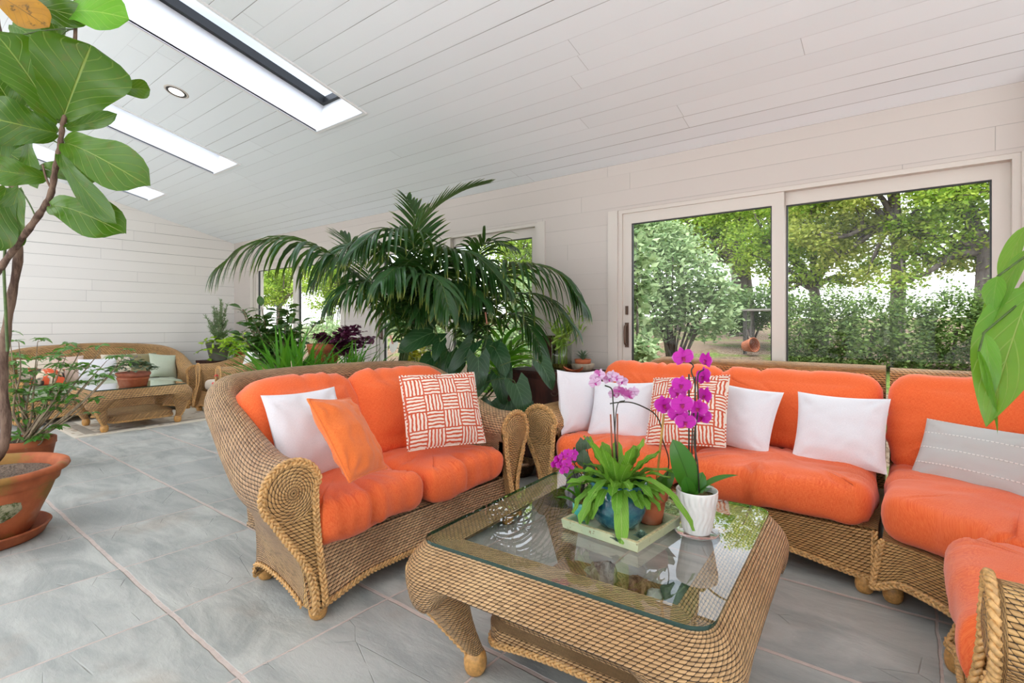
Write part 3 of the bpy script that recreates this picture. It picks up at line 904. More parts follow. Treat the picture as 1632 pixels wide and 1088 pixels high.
# corner unit: square with a clipped inner corner
S2 = thing('corner_sofa', 'corner wicker sofa section with orange cushions and a slanted front', 'sofa', (-.10, 2.655, 0), 0)
def corner_unit(root):
    # outline in local coordinates, x right, y back
    zs = .262; D = 1.0
    fr = [(0, 0), (.10, -.05), (.26, -.20), (.30, -.30)]
    b = MB()
    def hem(u): return .072 + .05 * sm(min(u, 1 - u) / .3)
    fp = spl([(x, y, 0) for x, y in [(0.0, .0), (.12, -.06), (.25, -.18), (.31, -.30)]], 8); n = len(fp) - 1
    G = [[(p.x - .045 * (1 - z / zs), p.y - .045 * (1 - z / zs), z) for z in [zs - (zs - hem(i / n)) * j / 8 for j in range(9)]] for i, p in enumerate(fp)]
    b.grid(G); b.build('front_skirt', M['wick_fine'], root)
    bb = MB()
    braid(bb, [(p.x - .04, p.y - .04, hem(i / n)) for i, p in enumerate(fp)], .013, nrm=lambda p, t: Vector((-.7, -.7, 0)))
    braid(bb, [(0 - .045 * (1 - z / zs), 0 - .045 * (1 - z / zs), z) for z in (.06, .14, .2, .262)], .013, nrm=lambda p, t: Vector((-.7, -.7, 0)))
    # back: along +y side and +x side
    path = [(0, .97), (.5, .97), (.78, .97)] + [(.78 + .24 * math.sin(a), .73 + .24 * math.cos(a)) for a in [R(15 * k) for k in range(1, 7)]] + [(1.02, .3), (1.02, -.2), (1.02, -.34)]
    path = [Vector((x, y, 0)) for x, y in path]
    G = []
    for i, p in enumerate(path):
        t = (path[min(i + 1, len(path) - 1)] - path[max(i - 1, 0)]).normalized(); nn = Vector((-t.y, t.x, 0)); h = .915; r = .045; row = []
        for k in range(5):
            q = p - nn * (r + .09 * (1 - k / 5)); q.z = zs + (h - r - zs) * k / 5; row.append(q)
        for k in range(11):
            a = math.pi + (R(-40) - math.pi) * k / 10; q = p + nn * r * math.cos(a); q.z = h - r + r * math.sin(a); row.append(q)
        B = p - nn * .12; B.z = .08
        for q in bez([row[-1], row[-1] - nn * .03 - Vector((0, 0, .3)), B + Vector((0, 0, .3)), B], 10)[1:]: row.append(q)
        G.append(row)
    b = MB(); b.grid(G)
    deck = [Vector(p) for p in [(0, 0, zs), (.12, -.06, zs), (.25, -.18, zs), (.31, -.30, zs), (.95, -.30, zs), (.95, .9, zs), (0, .9, zs)]]
    b.add(deck, [tuple(range(7))], [(p.x, p.y) for p in deck])
    b.grid([[(0, .9 * i / 6, .08 + (zs - .08) * j / 4) for j in range(5)] for i in range(7)])
    b.build('wicker_body', M['wick_fine'], root); bb.build('hem_braid', M['braid'], root)
    for x, y in ((.035, .03), (.33, -.22), (.06, .8), (.85, .8), (.85, -.2)):
        f = MB(); ballfoot(f, x, y); f.build('foot', M['foot'], root)
    set_cushion(root, 'seat_cushion', M['orange'], rpoly([(-.0, -.03), (.14, -.10), (.28, -.22), (.33, -.32), (.86, -.32), (.86, .80), (.0, .80)], .08), .19, (0, 0, .262),
                er=.07, crown=.02, seed=41, wr=.009, rings=18)
    set_cushion(root, 'back_cushion', M['orange'], rpoly([(-.44, -.25), (.44, -.25), (.44, .25), (-.44, .25)], .13), .20, (.44, .83, .625), (R(74), 0, 0), er=.09, crown=.04, seed=42, wr=.009)
    set_cushion(root, 'back_cushion', M['orange'], rpoly([(-.40, -.25), (.40, -.25), (.40, .25), (-.40, .25)], .13), .19, (.83, .22, .625), (R(74), 0, R(-90)), er=.09, crown=.04, seed=43, wr=.009)
corner_unit(S2)
# end unit with an arm nearest the camera, facing -x
S3 = thing('end_sofa', 'single-seat wicker sofa end with orange cushion and rolled arm at the lower right', 'sofa', (.535, 1.885, 0), R(-90))
tb = Tub(.33, .38, .46, rc=.2, ha=.60, hb=.915, ra=.10, rb=.045, zs=.262, left=False, wl=.44, lean=.16, inset=.05, s0=.2, s1=.7, crown=0., hz=.07)
tb.build(S3, M['wick_fine'], M['wick_fine'], braidr=.013)
set_cushion(S3, 'seat_cushion', M['orange'], rpoly([(-.43, -.42), (.24, -.42), (.24, .30), (-.43, .30)], .09), .20, (0, -.03, .262), er=.075, crown=.02, seed=51, wr=.009)
set_cushion(S3, 'back_cushion', M['orange'], rpoly([(-.33, -.25), (.33, -.25), (.33, .25), (-.33, .25)], .13), .18, (-.1, .34, .65), (R(74), 0, 0), er=.085, crown=.03, seed=52, wr=.008)

# ------------------------------------------------------------------ loose pillows
put_pillow('throw_pillow', 'plain white square pillow behind the small orange pillow on the loveseat', 'pillow', M['white'], .43, .43, .13, (-2.28, 1.36, .64), R(100), R(-23), R(1), seed=1, pull=.06)
put_pillow('throw_pillow', 'small orange piped pillow leaning at the left of the loveseat', 'pillow', M['orange2'], .38, .38, .12, (-1.95, 1.345, .672), R(124), R(-32), R(9), seed=2, pipe=True, pull=.05, wr=.009)
put_pillow('throw_pillow', 'square red and cream brick-stripe pillow at the right of the loveseat', 'pillow', M['pattern'], .44, .41, .13, (-2.05, 2.01, .69), R(65), R(-24), R(0), seed=3, pull=.03, pipe=True)
G_ = 'white pillows on the sectional sofa'
put_pillow('throw_pillow', 'white pillow turned sideways against the wicker arm, leftmost on the sectional sofa', 'pillow', M['white'], .38, .42, .14, (-1.77, 3.0, .64), R(80), R(-10), R(5), G_, seed=4)
put_pillow('throw_pillow', 'white square pillow behind the pink orchid, second from the left on the sectional', 'pillow', M['white'], .43, .39, .14, (-1.48, 3.06, .61), R(8), R(-28), R(-2), G_, seed=5)
put_pillow('throw_pillow', 'red and cream brick-stripe pillow behind the purple orchid on the sectional', 'pillow', M['pattern'], .45, .43, .13, (-1.03, 2.97, .665), R(-3), R(-32), R(-7), seed=6, pull=.03, pipe=True)
put_pillow('throw_pillow', 'white square pillow to the right of the striped pillow on the sectional', 'pillow', M['white'], .42, .38, .13, (-.80, 3.16, .625), R(-6), R(-26), R(5), G_, seed=7)
put_pillow('throw_pillow', 'white oblong pillow at the right end of the two-seat section', 'pillow', M['white'], .42, .38, .15, (-.30, 3.15, .612), R(-4), R(-23), R(0), G_, seed=8)
t = NT('grey stitched cotton'); u, v, _ = t.uv()
st = t.math('FRACT', t.math('MULTIPLY', v, 13.))
ln = t.rng(t.math('ABSOLUTE', t.math('SUBTRACT', st, .5)), .02, .045, 1., 0.)
ds = t.rng(t.math('FRACT', t.math('MULTIPLY', u, 60.)), .3, .4, 0., 1.)
ww = t.noise(t.comb(t.math('MULTIPLY', u, 400.), t.math('MULTIPLY', v, 400.), 0.), 1., 2)
M['lumbar'] = t.done(t.bsdf(t.mix(t.math('MULTIPLY', ln, ds), lin(196, 196, 194), lin(236, 234, 230)), .85, t.bump(t.math('ADD', ln, t.math('MULTIPLY', ww, .4)), .002), spec=.2, sheen=.2))
put_pillow('lumbar_pillow', 'long grey lumbar pillow with pale stitched lines on the corner section', 'pillow', M['lumbar'], .52, .31, .13, (.245, 3.08, .56), R(-30), R(-28), R(0), seed=9, pull=.04)

# ------------------------------------------------------------------ big coffee table
M['tglass'] = m_glass('table glass', (.93, .97, .95, 1), 1.8)
M['gedge'] = simple('green glass edge', (34, 62, 54), .15, coat=.5)
def coffee_table(name, label, loc, rz, hx, hy, H, wick, glassr=.07, footin=(.12, .14), shelf=True, group=None, braids=True):
    root = thing(name, label, 'coffee table', loc, rz, group)
    def path(off, r):
        P = rpoly([(-hx - off, -hy - off), (hx + off, -hy - off), (hx + off, hy + off), (-hx - off, hy + off)], r + off, 8)
        return P
    base = path(0, glassr); n = len(base)
    # outward normals by position
    rows = [(.0, H - .012), (.018, H - .022), (.045, H - .05), (.062, H - .075), (.069, H - .095), (.071, H - .106)]
    corn = [(sx * hx, sy * hy) for sx in (-1, 1) for sy in (-1, 1)]
    def zlow(p):
        d = min(max(abs(p.x) - hx * .0, 0), 9) if False else min(math.hypot(p.x - cx, p.y - cy) for cx, cy in corn)
        return (H - .108) - .095 * (1 - sm((d - .07) / .12))
    G = []
    for i in range(n):
        t = (base[(i + 1) % n] - base[i - 1]).normalized(); nn = Vector((t.y, -t.x, 0)); row = []
        zl = zlow(base[i])
        row.append(base[i] - nn * .10 + Vector((0, 0, H - .016)))
        for o, z in rows: row.append(base[i] + nn * o + Vector((0, 0, z)))
        for k in range(1, 5):
            f = k / 4; z = (H - .106) + (zl - (H - .106)) * f; row.append(base[i] + nn * (.071 - .02 * f * f) + Vector((0, 0, z)))
        row.append(base[i] + nn * .02 + Vector((0, 0, zl + .004)))
        row.append(base[i] - nn * .03 + Vector((0, 0, H - .03)))
        G.append(row)
    b = MB(); b.grid(G, cu=True, flip=False); b.build('wicker_frame', wick, root)
    # glass
    b = MB(); g0 = path(.004, glassr); 
    b.add([p + Vector((0, 0, H)) for p in g0], [tuple(range(len(g0)))], [(p.x, p.y) for p in g0])
    gl = b.build('glass_top', M['tglass'], root, smooth=False)
    b = MB(); b.grid([[p + Vector((0, 0, H - .011)), p * 1.002 + Vector((0, 0, H - .0055)), p + Vector((0, 0, H))] for p in g0], cu=True)
    b.build('glass_edge', M['gedge'], gl, label='dark green bevelled glass edge')
    for sx in (-1, 1):
        for sy in (-1, 1):
            lg = MB(); top = Vector((sx * (hx - .048), sy * (hy - .048), H - .12)); bot = Vector((sx * (hx - footin[0]), sy * (hy - footin[1]), .07))
            P = bez([top, top + Vector((sx * .004, sy * .004, -.09)), bot + Vector((sx * .03, sy * .03, .07)), bot], 12)
            G = []
            for k, p in enumerate(P):
                f = k / 12; s = .072 * (1 - f) ** 1.3 + .028; e = 2.6
                G.append([p + Vector((s * math.copysign(abs(math.cos(a)) ** (2 / e), math.cos(a)), s * math.copysign(abs(math.sin(a)) ** (2 / e), math.sin(a)), 0)) for a in [2 * math.pi * q / 24 for q in range(24)]])
            lg.grid(G, cv=True, uv=lambda i, j: (j / 24 * .36, i / 12 * .34), flip=True)
            leg = lg.build('leg', wick, root)
            if braids:
                bb = MB(); pp = []
                for k, p in enumerate(P):
                    f = k / 12; s = .072 * (1 - f) ** 1.3 + .028; pp.append(p + Vector((sx * s * .77, sy * s * .77, 0)))
                pre = [Vector((sx * (hx - .018 + o), sy * (hy - .018 + o), z)) for o, z in ((.02, H - .05), (.045, H - .09))]
                braid(bb, pre + pp[1:], .011, nrm=lambda p, t: Vector((sx, sy, 0))); bb.build('braid', M['braid'], leg)
            f = MB(); ballfoot(f, bot.x, bot.y, .038, .078); f.build('foot', M['foot'], leg)
    if shelf:
        # low woven shelf whose edges turn down, arched at the ends
        sx, sy = hx - footin[0] + .0, hy - footin[1] - .03
        out = rpoly([(-sx, -sy + .05), (-sx + .05, -sy), (sx - .05, -sy), (sx, -sy + .05), (sx, sy - .05), (sx - .05, sy), (-sx + .05, sy), (-sx, sy - .05)], .03, 4)
        nn = len(out); G = []
        for p in out:
            lowz = .085 + .035 * (1 - min(1, (abs(p.x) / sx)) ** 2)
            G.append([Vector((0, 0, .168)), p * .5 + Vector((0, 0, .168)), p * .93 + Vector((0, 0, .166)), p + Vector((0, 0, .150)), p * 1.0 + Vector((0, 0, lowz)), p * .95 + Vector((0, 0, lowz - .002)), p * .9 + Vector((0, 0, .14))])
        b = MB(); b.grid(G, cu=True, uv=lambda i, j: (G[i % nn][j].x, G[i % nn][j].y + (0 if j < 3 else -G[i % nn][j].z)))
        sh = b.build('shelf', wick, root)
        if braids:
            bb = MB(); braid(bb, [p * 1.005 + Vector((0, 0, .085 + .035 * (1 - min(1, (abs(p.x) / sx)) ** 2))) for p in out + out[:1]], .010, nrm=lambda p, t: Vector((p.x, p.y, 0)))
            bb.build('shelf_braid', M['braid'], sh)
    return root
CT = coffee_table('coffee_table', 'large wicker coffee table with a glass top holding the orchids', (-.845, 1.63, 0), R(3.6), .452, .465, .47, M['wick_t'])
# ------------------------------------------------------------------ plants: leaf and frond builders
def leaf(b, base, tip, nrm, wid, shape='ovate', nu=4, nv=8, bend=.15, fold=.12, wave=.0, seed=0, twist=0., lobe=0., tipc=1.0):
    """a blade from base to tip; nrm = the way its upper face looks; bend = droop along the length (m per m)"""
    base, tip = Vector(base), Vector(tip); L = (tip - base).length
    if L < 1e-5: return
    d = (tip - base) / L; n = Vector(nrm); n = n - d * n.dot(d)
    if n.length < 1e-4: n = d.orthogonal()
    n.normalize(); s = d.cross(n)
    if twist:
        q = Matrix.Rotation(twist, 3, d); n = q @ n; s = q @ s
    rg = random.Random(seed); ph = rg.random() * 6
    G = []
    for j in range(nv + 1):
        v = j / nv
        if shape == 'ovate': w = math.sin(math.pi * v ** .75) ** .85
        elif shape == 'fiddle': w = float(np.interp(v, (0, .08, .2, .35, .5, .65, .78, .88, .95, 1), (.14, .44, .58, .64, .80, .96, 1., .86, .58, .05)))
        elif shape == 'heart': w = (1 - v) ** .62 * (1 - .0 * v) * (.82 + .35 * v) if v > .05 else .55
        elif shape == 'strap': w = min(1, v * 8 + .5) * (1 - v ** 5) ** .7
        elif shape == 'lance': w = math.sin(math.pi * min(1, v * .96 + .04) ** .6) ** .9
        elif shape == 'tongue': w = (.35 + .65 * sm(v / .5)) * (1 - max(0, (v - .72) / .28) ** 2.2) ** .5 if v < 1 else 0.05
        elif shape == 'round': w = math.sin(math.pi * (.04 + .96 * v)) ** .55
        w = max(w, .012) * wid / 2
        row = []
        for i in range(nu + 1):
            u = -1 + 2 * i / nu
            y = v * L; z = bend * L * 4 * v * (1 - v) 
            if lobe and v < .22: y = y - lobe * L * abs(u) ** 1.2 * (1 - v / .22)
            z2 = -fold * w * abs(u) ** 1.3 * -1 if fold >= 0 else fold * w * abs(u)
            z2 += wave * wid * math.sin(v * 11 + ph + u * 1.5) * abs(u) ** 2
            row.append(base + d * y + s * (u * w) + n * (z + z2))
        G.append(row)
    b.grid([[G[j][i] for j in range(nv + 1)] for i in range(nu + 1)], uv=lambda i, j: (i / nu, j / nv))

def frond(bl, br, P, n=34, ll=.42, lw=.026, start=.28, seed=0, droop=1.0, spread=58, rr=.008, stiff=0.):
    """pinnate palm frond along rachis points P: leaflets into bl, rachis into br"""
    rg = random.Random(seed); P = [Vector(p) for p in P]
    br.tube(P, lambda k: rr * (1 - .8 * k / (len(P) - 1)), 5)
    L = [0]
    for i in range(1, len(P)): L.append(L[-1] + (P[i] - P[i - 1]).length)
    T = L[-1]
    for k in range(n):
        f = start + (1 - start) * (k / (n - 1)) ** .95
        dd = min(f * T, T * .999); j = 0
        while j < len(L) - 2 and L[j + 1] < dd: j += 1
        t = (P[j + 1] - P[j]).normalized(); p = P[j].lerp(P[j + 1], (dd - L[j]) / max(1e-6, L[j + 1] - L[j]))
        side = t.cross(Vector((0, 0, 1)))
        if side.length < .2: side = t.cross(Vector((0, 1, 0)))
        side.normalize(); up = side.cross(t).normalized()
        if up.z < 0: up = -up
        g = (f - start) / (1 - start)
        l = ll * (math.sin(math.pi * (.12 + .80 * g)) ** .7) * rg.uniform(.88, 1.08)
        for sd in (-1, 1):
            a = R(spread * (1 - .55 * g) + rg.uniform(-5, 5))
            d = (t * math.cos(a) + side * sd * math.sin(a) + up * (.30 - .2 * g)).normalized()
            q = p.copy(); w = lw * rg.uniform(.85, 1.1); nn = (up + side * -sd * .35).normalized(); segs = 6
            G = []; dr = droop * rg.uniform(.75, 1.3)
            for m in range(segs + 1):
                v = m / segs
                ww = w / 2 * (min(1, v * 6 + .35)) * (1 - v ** 2.6) ** .8 + .0006
                s_ = d.cross(nn).normalized()
                G.append([q - s_ * ww, q + nn * -ww * .35, q + s_ * ww])
                d = (d + Vector((0, 0, -1)) * dr * (.10 + .28 * v) * (1 - stiff)).normalized()
                nn = (nn - d * nn.dot(d)); nn = nn.normalized() if nn.length > 1e-3 else up
                q = q + d * l / segs
            bl.grid([[G[m][i] for m in range(segs + 1)] for i in range(3)], uv=lambda i, j: (i / 2, j / segs))

def lathe_pot(root, name, prof, mat, soil_r, soil_z, n=48, fn=None, label=None, soilmat=None):
    b = MB(); b.lathe(prof, n, fn=fn); o = b.build(name, mat, root, label=label)
    if soil_r:
        b = MB(); rg = random.Random(5)
        G = [[(r_ * math.cos(a), r_ * math.sin(a), soil_z + .006 * math.sin(r_ * 60) + noise.noise(Vector((r_ * 40 * math.cos(a), r_ * 40 * math.sin(a), 0))) * .008) for r_ in [soil_r * k / 8 + .0005 for k in range(9)]] for a in [2 * math.pi * q / 28 for q in range(28)]]
        b.grid(G, cu=True, flip=True); b.build('soil', soilmat or M['soil'], root)
    return o
def tsoil():
    t = NT('potting soil'); o = t.obj(); v = t.vor(o, 90.); n = t.noise(o, 40, 4)
    return t.done(t.bsdf(t.mix(t.rng(v, .1, .6), lin(58, 44, 36), lin(120, 100, 84)), .95, t.bump(t.math('ADD', v, n), .01)))
M['soil'] = tsoil()
M['terra'] = m_terra('terracotta')
M['terra_old'] = m_terra('weathered terracotta', (190, 106, 66), .55, (158, 84, 52), .35)
M['bark'] = m_bark('fig bark', (74, 52, 42), (128, 104, 88), 26)
M['bark2'] = m_bark('grey stem', (110, 92, 74), (156, 138, 112), 30, .006)
M['leaf_fig'] = m_leaf('fiddle leaf', (42, 80, 10), (78, 118, 20), (140, 158, 72), 7, 1.6, .32, .22, .014, .45, (96, 92, 30), .35, tcol=(110, 160, 30))
M['leaf_fig_b'] = m_leaf('fresh fiddle leaf', (84, 156, 24), (112, 180, 40), (170, 210, 90), 7, 1.6, .32, .4, .014, .4)
M['leaf_fig_d'] = m_leaf('withered fiddle leaf', (92, 44, 20), (216, 150, 18), (120, 80, 30), 7, 1.6, .5, .3, .014, .3, (86, 44, 20), .9)
M['palm'] = m_leaf('palm leaflet', (24, 58, 26), (46, 88, 38), (60, 100, 50), 1, 0, .28, .16, .03, 0., tip=(128, 134, 50))
M['palm_backlit'] = m_leaf('backlit palm leaflet', (60, 130, 30), (96, 168, 44), (120, 180, 70), 1, 0, .3, .35, .03, 0.)  # leaflet green lightened to look backlit by the window
M['stem'] = simple('green stem', (74, 96, 42), .5, var=.25)
M['stem_dk'] = simple('dark stem', (58, 46, 30), .6, var=.25)
M['ficus'] = m_leaf('dark glossy leaf', (30, 66, 24), (58, 100, 36), (96, 130, 66), 8, 1.0, .28, .2, .02, .2)
M['scheff'] = m_leaf('mid green leaf', (44, 96, 34), (92, 146, 54), (130, 170, 90), 8, 1., .32, .28, .03, .3)
M['lime'] = m_leaf('lime leaf', (160, 206, 40), (198, 226, 78), (170, 200, 70), 6, 1., .4, .4, .03, .3)
M['strap'] = m_leaf('strap leaf', (52, 118, 34), (90, 156, 48), (110, 170, 70), 1, 0, .35, .35, .03, 0.)
M['oxalis'] = m_leaf('purple leaf', (72, 26, 52), (112, 44, 78), (150, 80, 110), 3, 1., .4, .25, .02, .2, tcol=(120, 40, 90))
M['anth'] = m_leaf('anthurium leaf', (26, 58, 34), (44, 84, 46), (104, 136, 92), 6, 1.8, .30, .12, .012, .45)
M['coleus'] = m_leaf('yellow coleus leaf', (196, 186, 40), (222, 214, 84), (176, 120, 50), 8, 1., .45, .35, .05, .4, (150, 60, 40), .5)
M['herb'] = m_leaf('rosemary needle', (122, 148, 108), (166, 186, 146), (140, 160, 120), 1, 0, .5, .2, .1, 0.)
M['violet'] = m_leaf('african violet leaf', (66, 84, 66), (96, 116, 88), (120, 120, 110), 6, 1., .6, .1, .03, .4)
M['monst'] = m_leaf('split leaf', (92, 150, 44), (122, 176, 62), (172, 200, 110), 6, 1.9, .30, .40, .012, .5)
M['prim'] = m_leaf('soft hairy leaf', (78, 138, 30), (132, 182, 56), (176, 206, 110), 13, 1., .55, .26, .03, .8)
M['orch_leaf'] = m_leaf('orchid leaf', (34, 92, 28), (64, 124, 38), (30, 80, 30), 1, 0, .25, .2, .02, 0.)
M['pet_pur'] = m_leaf('purple petal', (196, 10, 170), (212, 30, 186), (150, 0, 120), 7, .9, .4, .30, .01, .3, tip=(226, 150, 216), tcol=(220, 40, 200))
M['pet_pink'] = m_leaf('pale pink petal', (226, 190, 222), (238, 214, 234), (190, 90, 170), 7, .9, .4, .3, .05, .6, spots=(190, 40, 150), spot_amt=.9, tcol=(240, 200, 235))
M['white_pet'] = m_leaf('white spathe', (240, 240, 232), (248, 248, 240), (210, 214, 190), 5, 1., .4, .3, .01, .2, tcol=(240, 240, 230))
M['red_pet'] = simple('red petal', (226, 60, 60), .4)

# ------------------------------------------------------------------ fiddle leaf fig at the left edge
PX, PY = -3.93, .42
FG = thing('fiddle_leaf_fig', 'tall fiddle leaf fig in a big mossy terracotta pot at the left edge', 'potted plant', (PX, PY, 0))
po = lathe_pot(FG, 'pot', [(.0001, .03), (.20, .03), (.215, .05), (.25, .14), (.285, .22), (.308, .285), (.311, .295), (.326, .30), (.332, .33), (.338, .355), (.365, .358), (.372, .37), (.368, .385), (.352, .392), (.33, .388), (.312, .37), (.305, .34), (.295, .30)], M['terra_old'], .30, .345, 64)
b = MB(); b.lathe([(.0001, .0), (.245, .0), (.262, .012), (.285, .055), (.292, .062), (.285, .068), (.272, .06), (.25, .026), (.0001, .022)], 56); b.build('saucer', M['terra'], FG)
# moss relief medallion facing the room
b = MB(); A0 = math.atan2(-PY, -PX) + R(6)
G = []
for k in range(25):
    row = []
    for j in range(9):
        f = j / 8; a = 2 * math.pi * k / 24
        u, v = .15 * f * math.cos(a) * 1.3, .065 * f * math.sin(a)
        aa = A0 + u / .3 - .05; z = .185 + v + u * .12
        rr = .20 + (z - .03) * .405 + .012 * (1 - f ** 4) + .004 * noise.noise(Vector((u * 60, v * 60, 0))) + .002
        row.append((rr * math.cos(aa), rr * math.sin(aa), z))
    G.append(row)
t = NT('mossy relief'); n_ = t.noise(t.obj(), 30, 6, .7)
b.grid(G); b.build('relief', t.done(t.bsdf(t.mix(t.rng(n_, .4, .6), lin(70, 88, 30), lin(190, 182, 150)), .9, t.bump(n_, .02))), FG, label='mossy grey and green relief on the pot')
def W3(pts, n=6): return spl(pts, n)
tr = MB()
T1 = W3([(PX + .02, PY, .33), at(8, 700, 2.74), at(4, 600, 2.74), at(14, 500, 2.72), at(30, 400, 2.7), at(22, 300, 2.7), at(12, 180, 2.75), at(0, 60, 2.8), at(-20, -60, 2.8)])
tr.tube(T1, lambda k: .026 * (1 - .55 * k / len(T1)) + .003 * math.sin(k * 1.7), 9)
tr.build('trunk', M['bark'], FG, world=True)
br = MB()
T2 = W3([at(-30, 470, 2.74), at(20, 400, 2.6), at(58, 348, 2.52), at(80, 312, 2.48), at(88, 270, 2.46), at(96, 230, 2.45), at(100, 196, 2.44)])
br.tube(T2, lambda k: .017 - .006 * k / len(T2) + .002 * math.sin(k * 2.1), 8)
T3 = W3([at(6, 560, 2.74), at(-20, 520, 2.74), at(-30, 470, 2.74)]); br.tube(T3, .016, 8)
br.tube(W3([at(84, 305, 2.48), at(74, 285, 2.46), at(68, 262, 2.45)]), .005, 6)
br.tube(W3([at(100, 200, 2.44), at(112, 140, 2.44), at(120, 60, 2.46), at(120, -20, 2.5)]), lambda k: .012 - .0003 * k, 7)
br.build('branch', M['bark'], FG, world=True)
st = MB(); st.tube([at(12, 560, 2.66), at(6, 430, 2.66), at(8, 395, 2.66)], .007, 6)
st.build('stake', M['stem'], FG, world=True, label='green plant stake')
FL = [  # base px, tip px, depth base, depth tip, width px, roll, bend, which
 ((100,190),(146,72),2.44,2.40,130,0,.10,0), ((92,196),(-8,52),2.45,2.35,92,10,.08,0), ((90,212),(-22,186),2.46,2.3,76,-15,.10,0),
 ((104,228),(236,296),2.45,2.4,74,8,.16,0), ((178,138),(239,142),2.5,2.6,30,20,.1,0), ((106,203),(186,181),2.44,2.35,24,30,.12,0),
 ((96,242),(186,356),2.46,2.35,34,30,.10,0), ((82,328),(198,372),2.48,2.42,66,0,.14,0), ((72,284),(-14,270),2.48,2.35,46,-10,.12,0),
 ((30,300),(12,395),2.55,2.6,48,15,.1,0), ((110,20),(206,30),2.46,2.4,62,-5,.10,1), ((30,2),(150,32),2.55,2.45,42,25,.12,0),
 ((-10,-12),(78,44),2.4,2.35,52,10,.05,2), ((20,40),(86,84),2.6,2.6,48,0,.1,0), ((-10,228),(46,266),2.6,2.6,42,10,.1,0),
 ((60,272),(162,276),2.52,2.6,40,5,.16,0), ((-6,150),(96,150),2.62,2.7,70,20,.1,0), ((70,-20),(60,30),2.6,2.6,60,5,.1,0),
 ((10,300),(-20,400),2.55,2.5,60,0,.1,0), ((20,60),(-30,110),2.5,2.5,70,0,.1,0), ((50,210),(60,300),2.56,2.5,30,40,.1,0), ((130,-40),(190,-10),2.5,2.5,60,0,.1,1),
 ((30,180),(90,120),2.6,2.62,60,0,.1,0), ((0,110),(60,160),2.66,2.7,70,0,.1,0), ((40,215),(-30,240),2.5,2.4,50,5,.1,0),((60,120),(20,60),2.6,2.55,60,10,.1,0),((95,60),(60,-10),2.55,2.5,60,-15,.1,0),((20,170),(-20,110),2.5,2.45,70,0,.1,0),((70,180),(30,150),2.7,2.75,60,0,.1,0)]
lb = [MB(), MB(), MB()]
for k, (pa, pb, ta, tb_, w, ro, be, wh) in enumerate(FL):
    a, c = at(*pa, ta), at(*pb, tb_); n = (Vector((0, 0, CAMH)) - (a + c) / 2).normalized()
    leaf(lb[wh], a, c, n + Vector((0, 0, .25)), w / FPX * (ta + tb_) / 2, 'fiddle', 8, 16, be, .18, .06, k, R(ro), lobe=.04)
pt = MB(); allp = T1[6:] + T2 + W3([at(100, 200, 2.44), at(112, 140, 2.44), at(120, 60, 2.46), at(120, -20, 2.5)])
for k, (pa, pb, ta, tb_, w, ro, be, wh) in enumerate(FL):
    a = at(*pa, ta); q = min(allp, key=lambda p: (p - a).length + .15 * max(0, p.z - a.z))
    if (q - a).length > .012: pt.tube(bez([q, (q + a) / 2 + Vector((0, 0, .03)), a], 5), .0035, 5)
pt.build('leaf_stalks', M['stem'], FG, world=True)
lb[0].build('foliage', M['leaf_fig'], FG, world=True); lb[1].build('foliage', M['leaf_fig_b'], FG, world=True, label='bright young leaves'); lb[2].build('foliage', M['leaf_fig_d'], FG, world=True, label='brown and yellow withered leaf')

# ------------------------------------------------------------------ generic bushes
def bush(name, label, cat, loc, pot, potmat, crown, leafmat, nleaf, lsize, lw, stems, stemmat, shape='ovate', seed=1, rings=None, flat=.4, srad=.006, group=None, droop=.2, soil=True, cl=3, potz=0.):
    """potted plant: pot profile, curved stems from the soil to points of the crown ellipsoid, leaves along the outer stems.
    crown = (cx, cy, cz, rx, ry, rz) relative to loc"""
    root = thing(name, label, cat, loc, 0, group); rg = random.Random(seed)
    if pot:
        zs = pot[-1][1]; lathe_pot(root, 'pot', pot, potmat, pot[-1][0] if soil else 0, zs)
    else: zs = potz
    sb, lf = MB(), MB(); cx, cy, cz, rx, ry, rz = crown; pts = []
    for k in range(stems):
        while True:
            d = Vector((rg.uniform(-1, 1), rg.uniform(-1, 1), rg.uniform(-.9, 1)))
            if .35 < d.length < 1: break
        e = Vector((cx + d.x * rx, cy + d.y * ry, cz + d.z * rz)); s0 = Vector((rg.uniform(-1, 1) * .03, rg.uniform(-1, 1) * .03, zs - .01))
        m = s0.lerp(e, .5) + Vector((0, 0, .15 * rz)) + Vector((rg.uniform(-1, 1) * rx, rg.uniform(-1, 1) * ry, 0)) * .15
        P = bez([s0, Vector((s0.x, s0.y, s0.z + (e.z - s0.z) * .45)), m, e], 9); sb.tube(P, lambda q: srad * (1 - .07 * q), 5); pts.append(P)
    for k in range(nleaf):
        P = rg.choice(pts); f = rg.uniform(.40, 1.0) ** .8; i = min(8, int(f * 9)); p = P[i].lerp(P[i + 1], f * 9 - i)
        t = (P[i + 1] - P[i]).normalized(); o = Vector((rg.gauss(0, 1), rg.gauss(0, 1), rg.gauss(0, .5) + .1)); d = (t * .5 + o.normalized()).normalized(); d.z = d.z * (1 - flat) - droop * .5; d.normalize()
        l = lsize * rg.uniform(.7, 1.15); n = Vector((rg.gauss(0, .35), rg.gauss(0, .35), 1))
        a = p + d * l * .12
        leaf(lf, a, a + d * l, n, l * lw, shape, 2, cl + 1, .1, .18, 0, k)
    sb.build('stems', stemmat, root); lf.build('foliage', leafmat, root)
    return root
def potprof(rt, rb, h, rim=.03, rimh=.05, th=.012, soil=.03):
    return [(.0001, 0.0), (rb, 0), (rb + .003, .006), (rt - rim * .35, h - rimh), (rt - rim * .3, h - rimh), (rt, h - rimh + .003), (rt, h - .004), (rt - .004, h), (rt - th, h), (rt - th - .003, h - .01), (rt - th - .008, h - soil)]
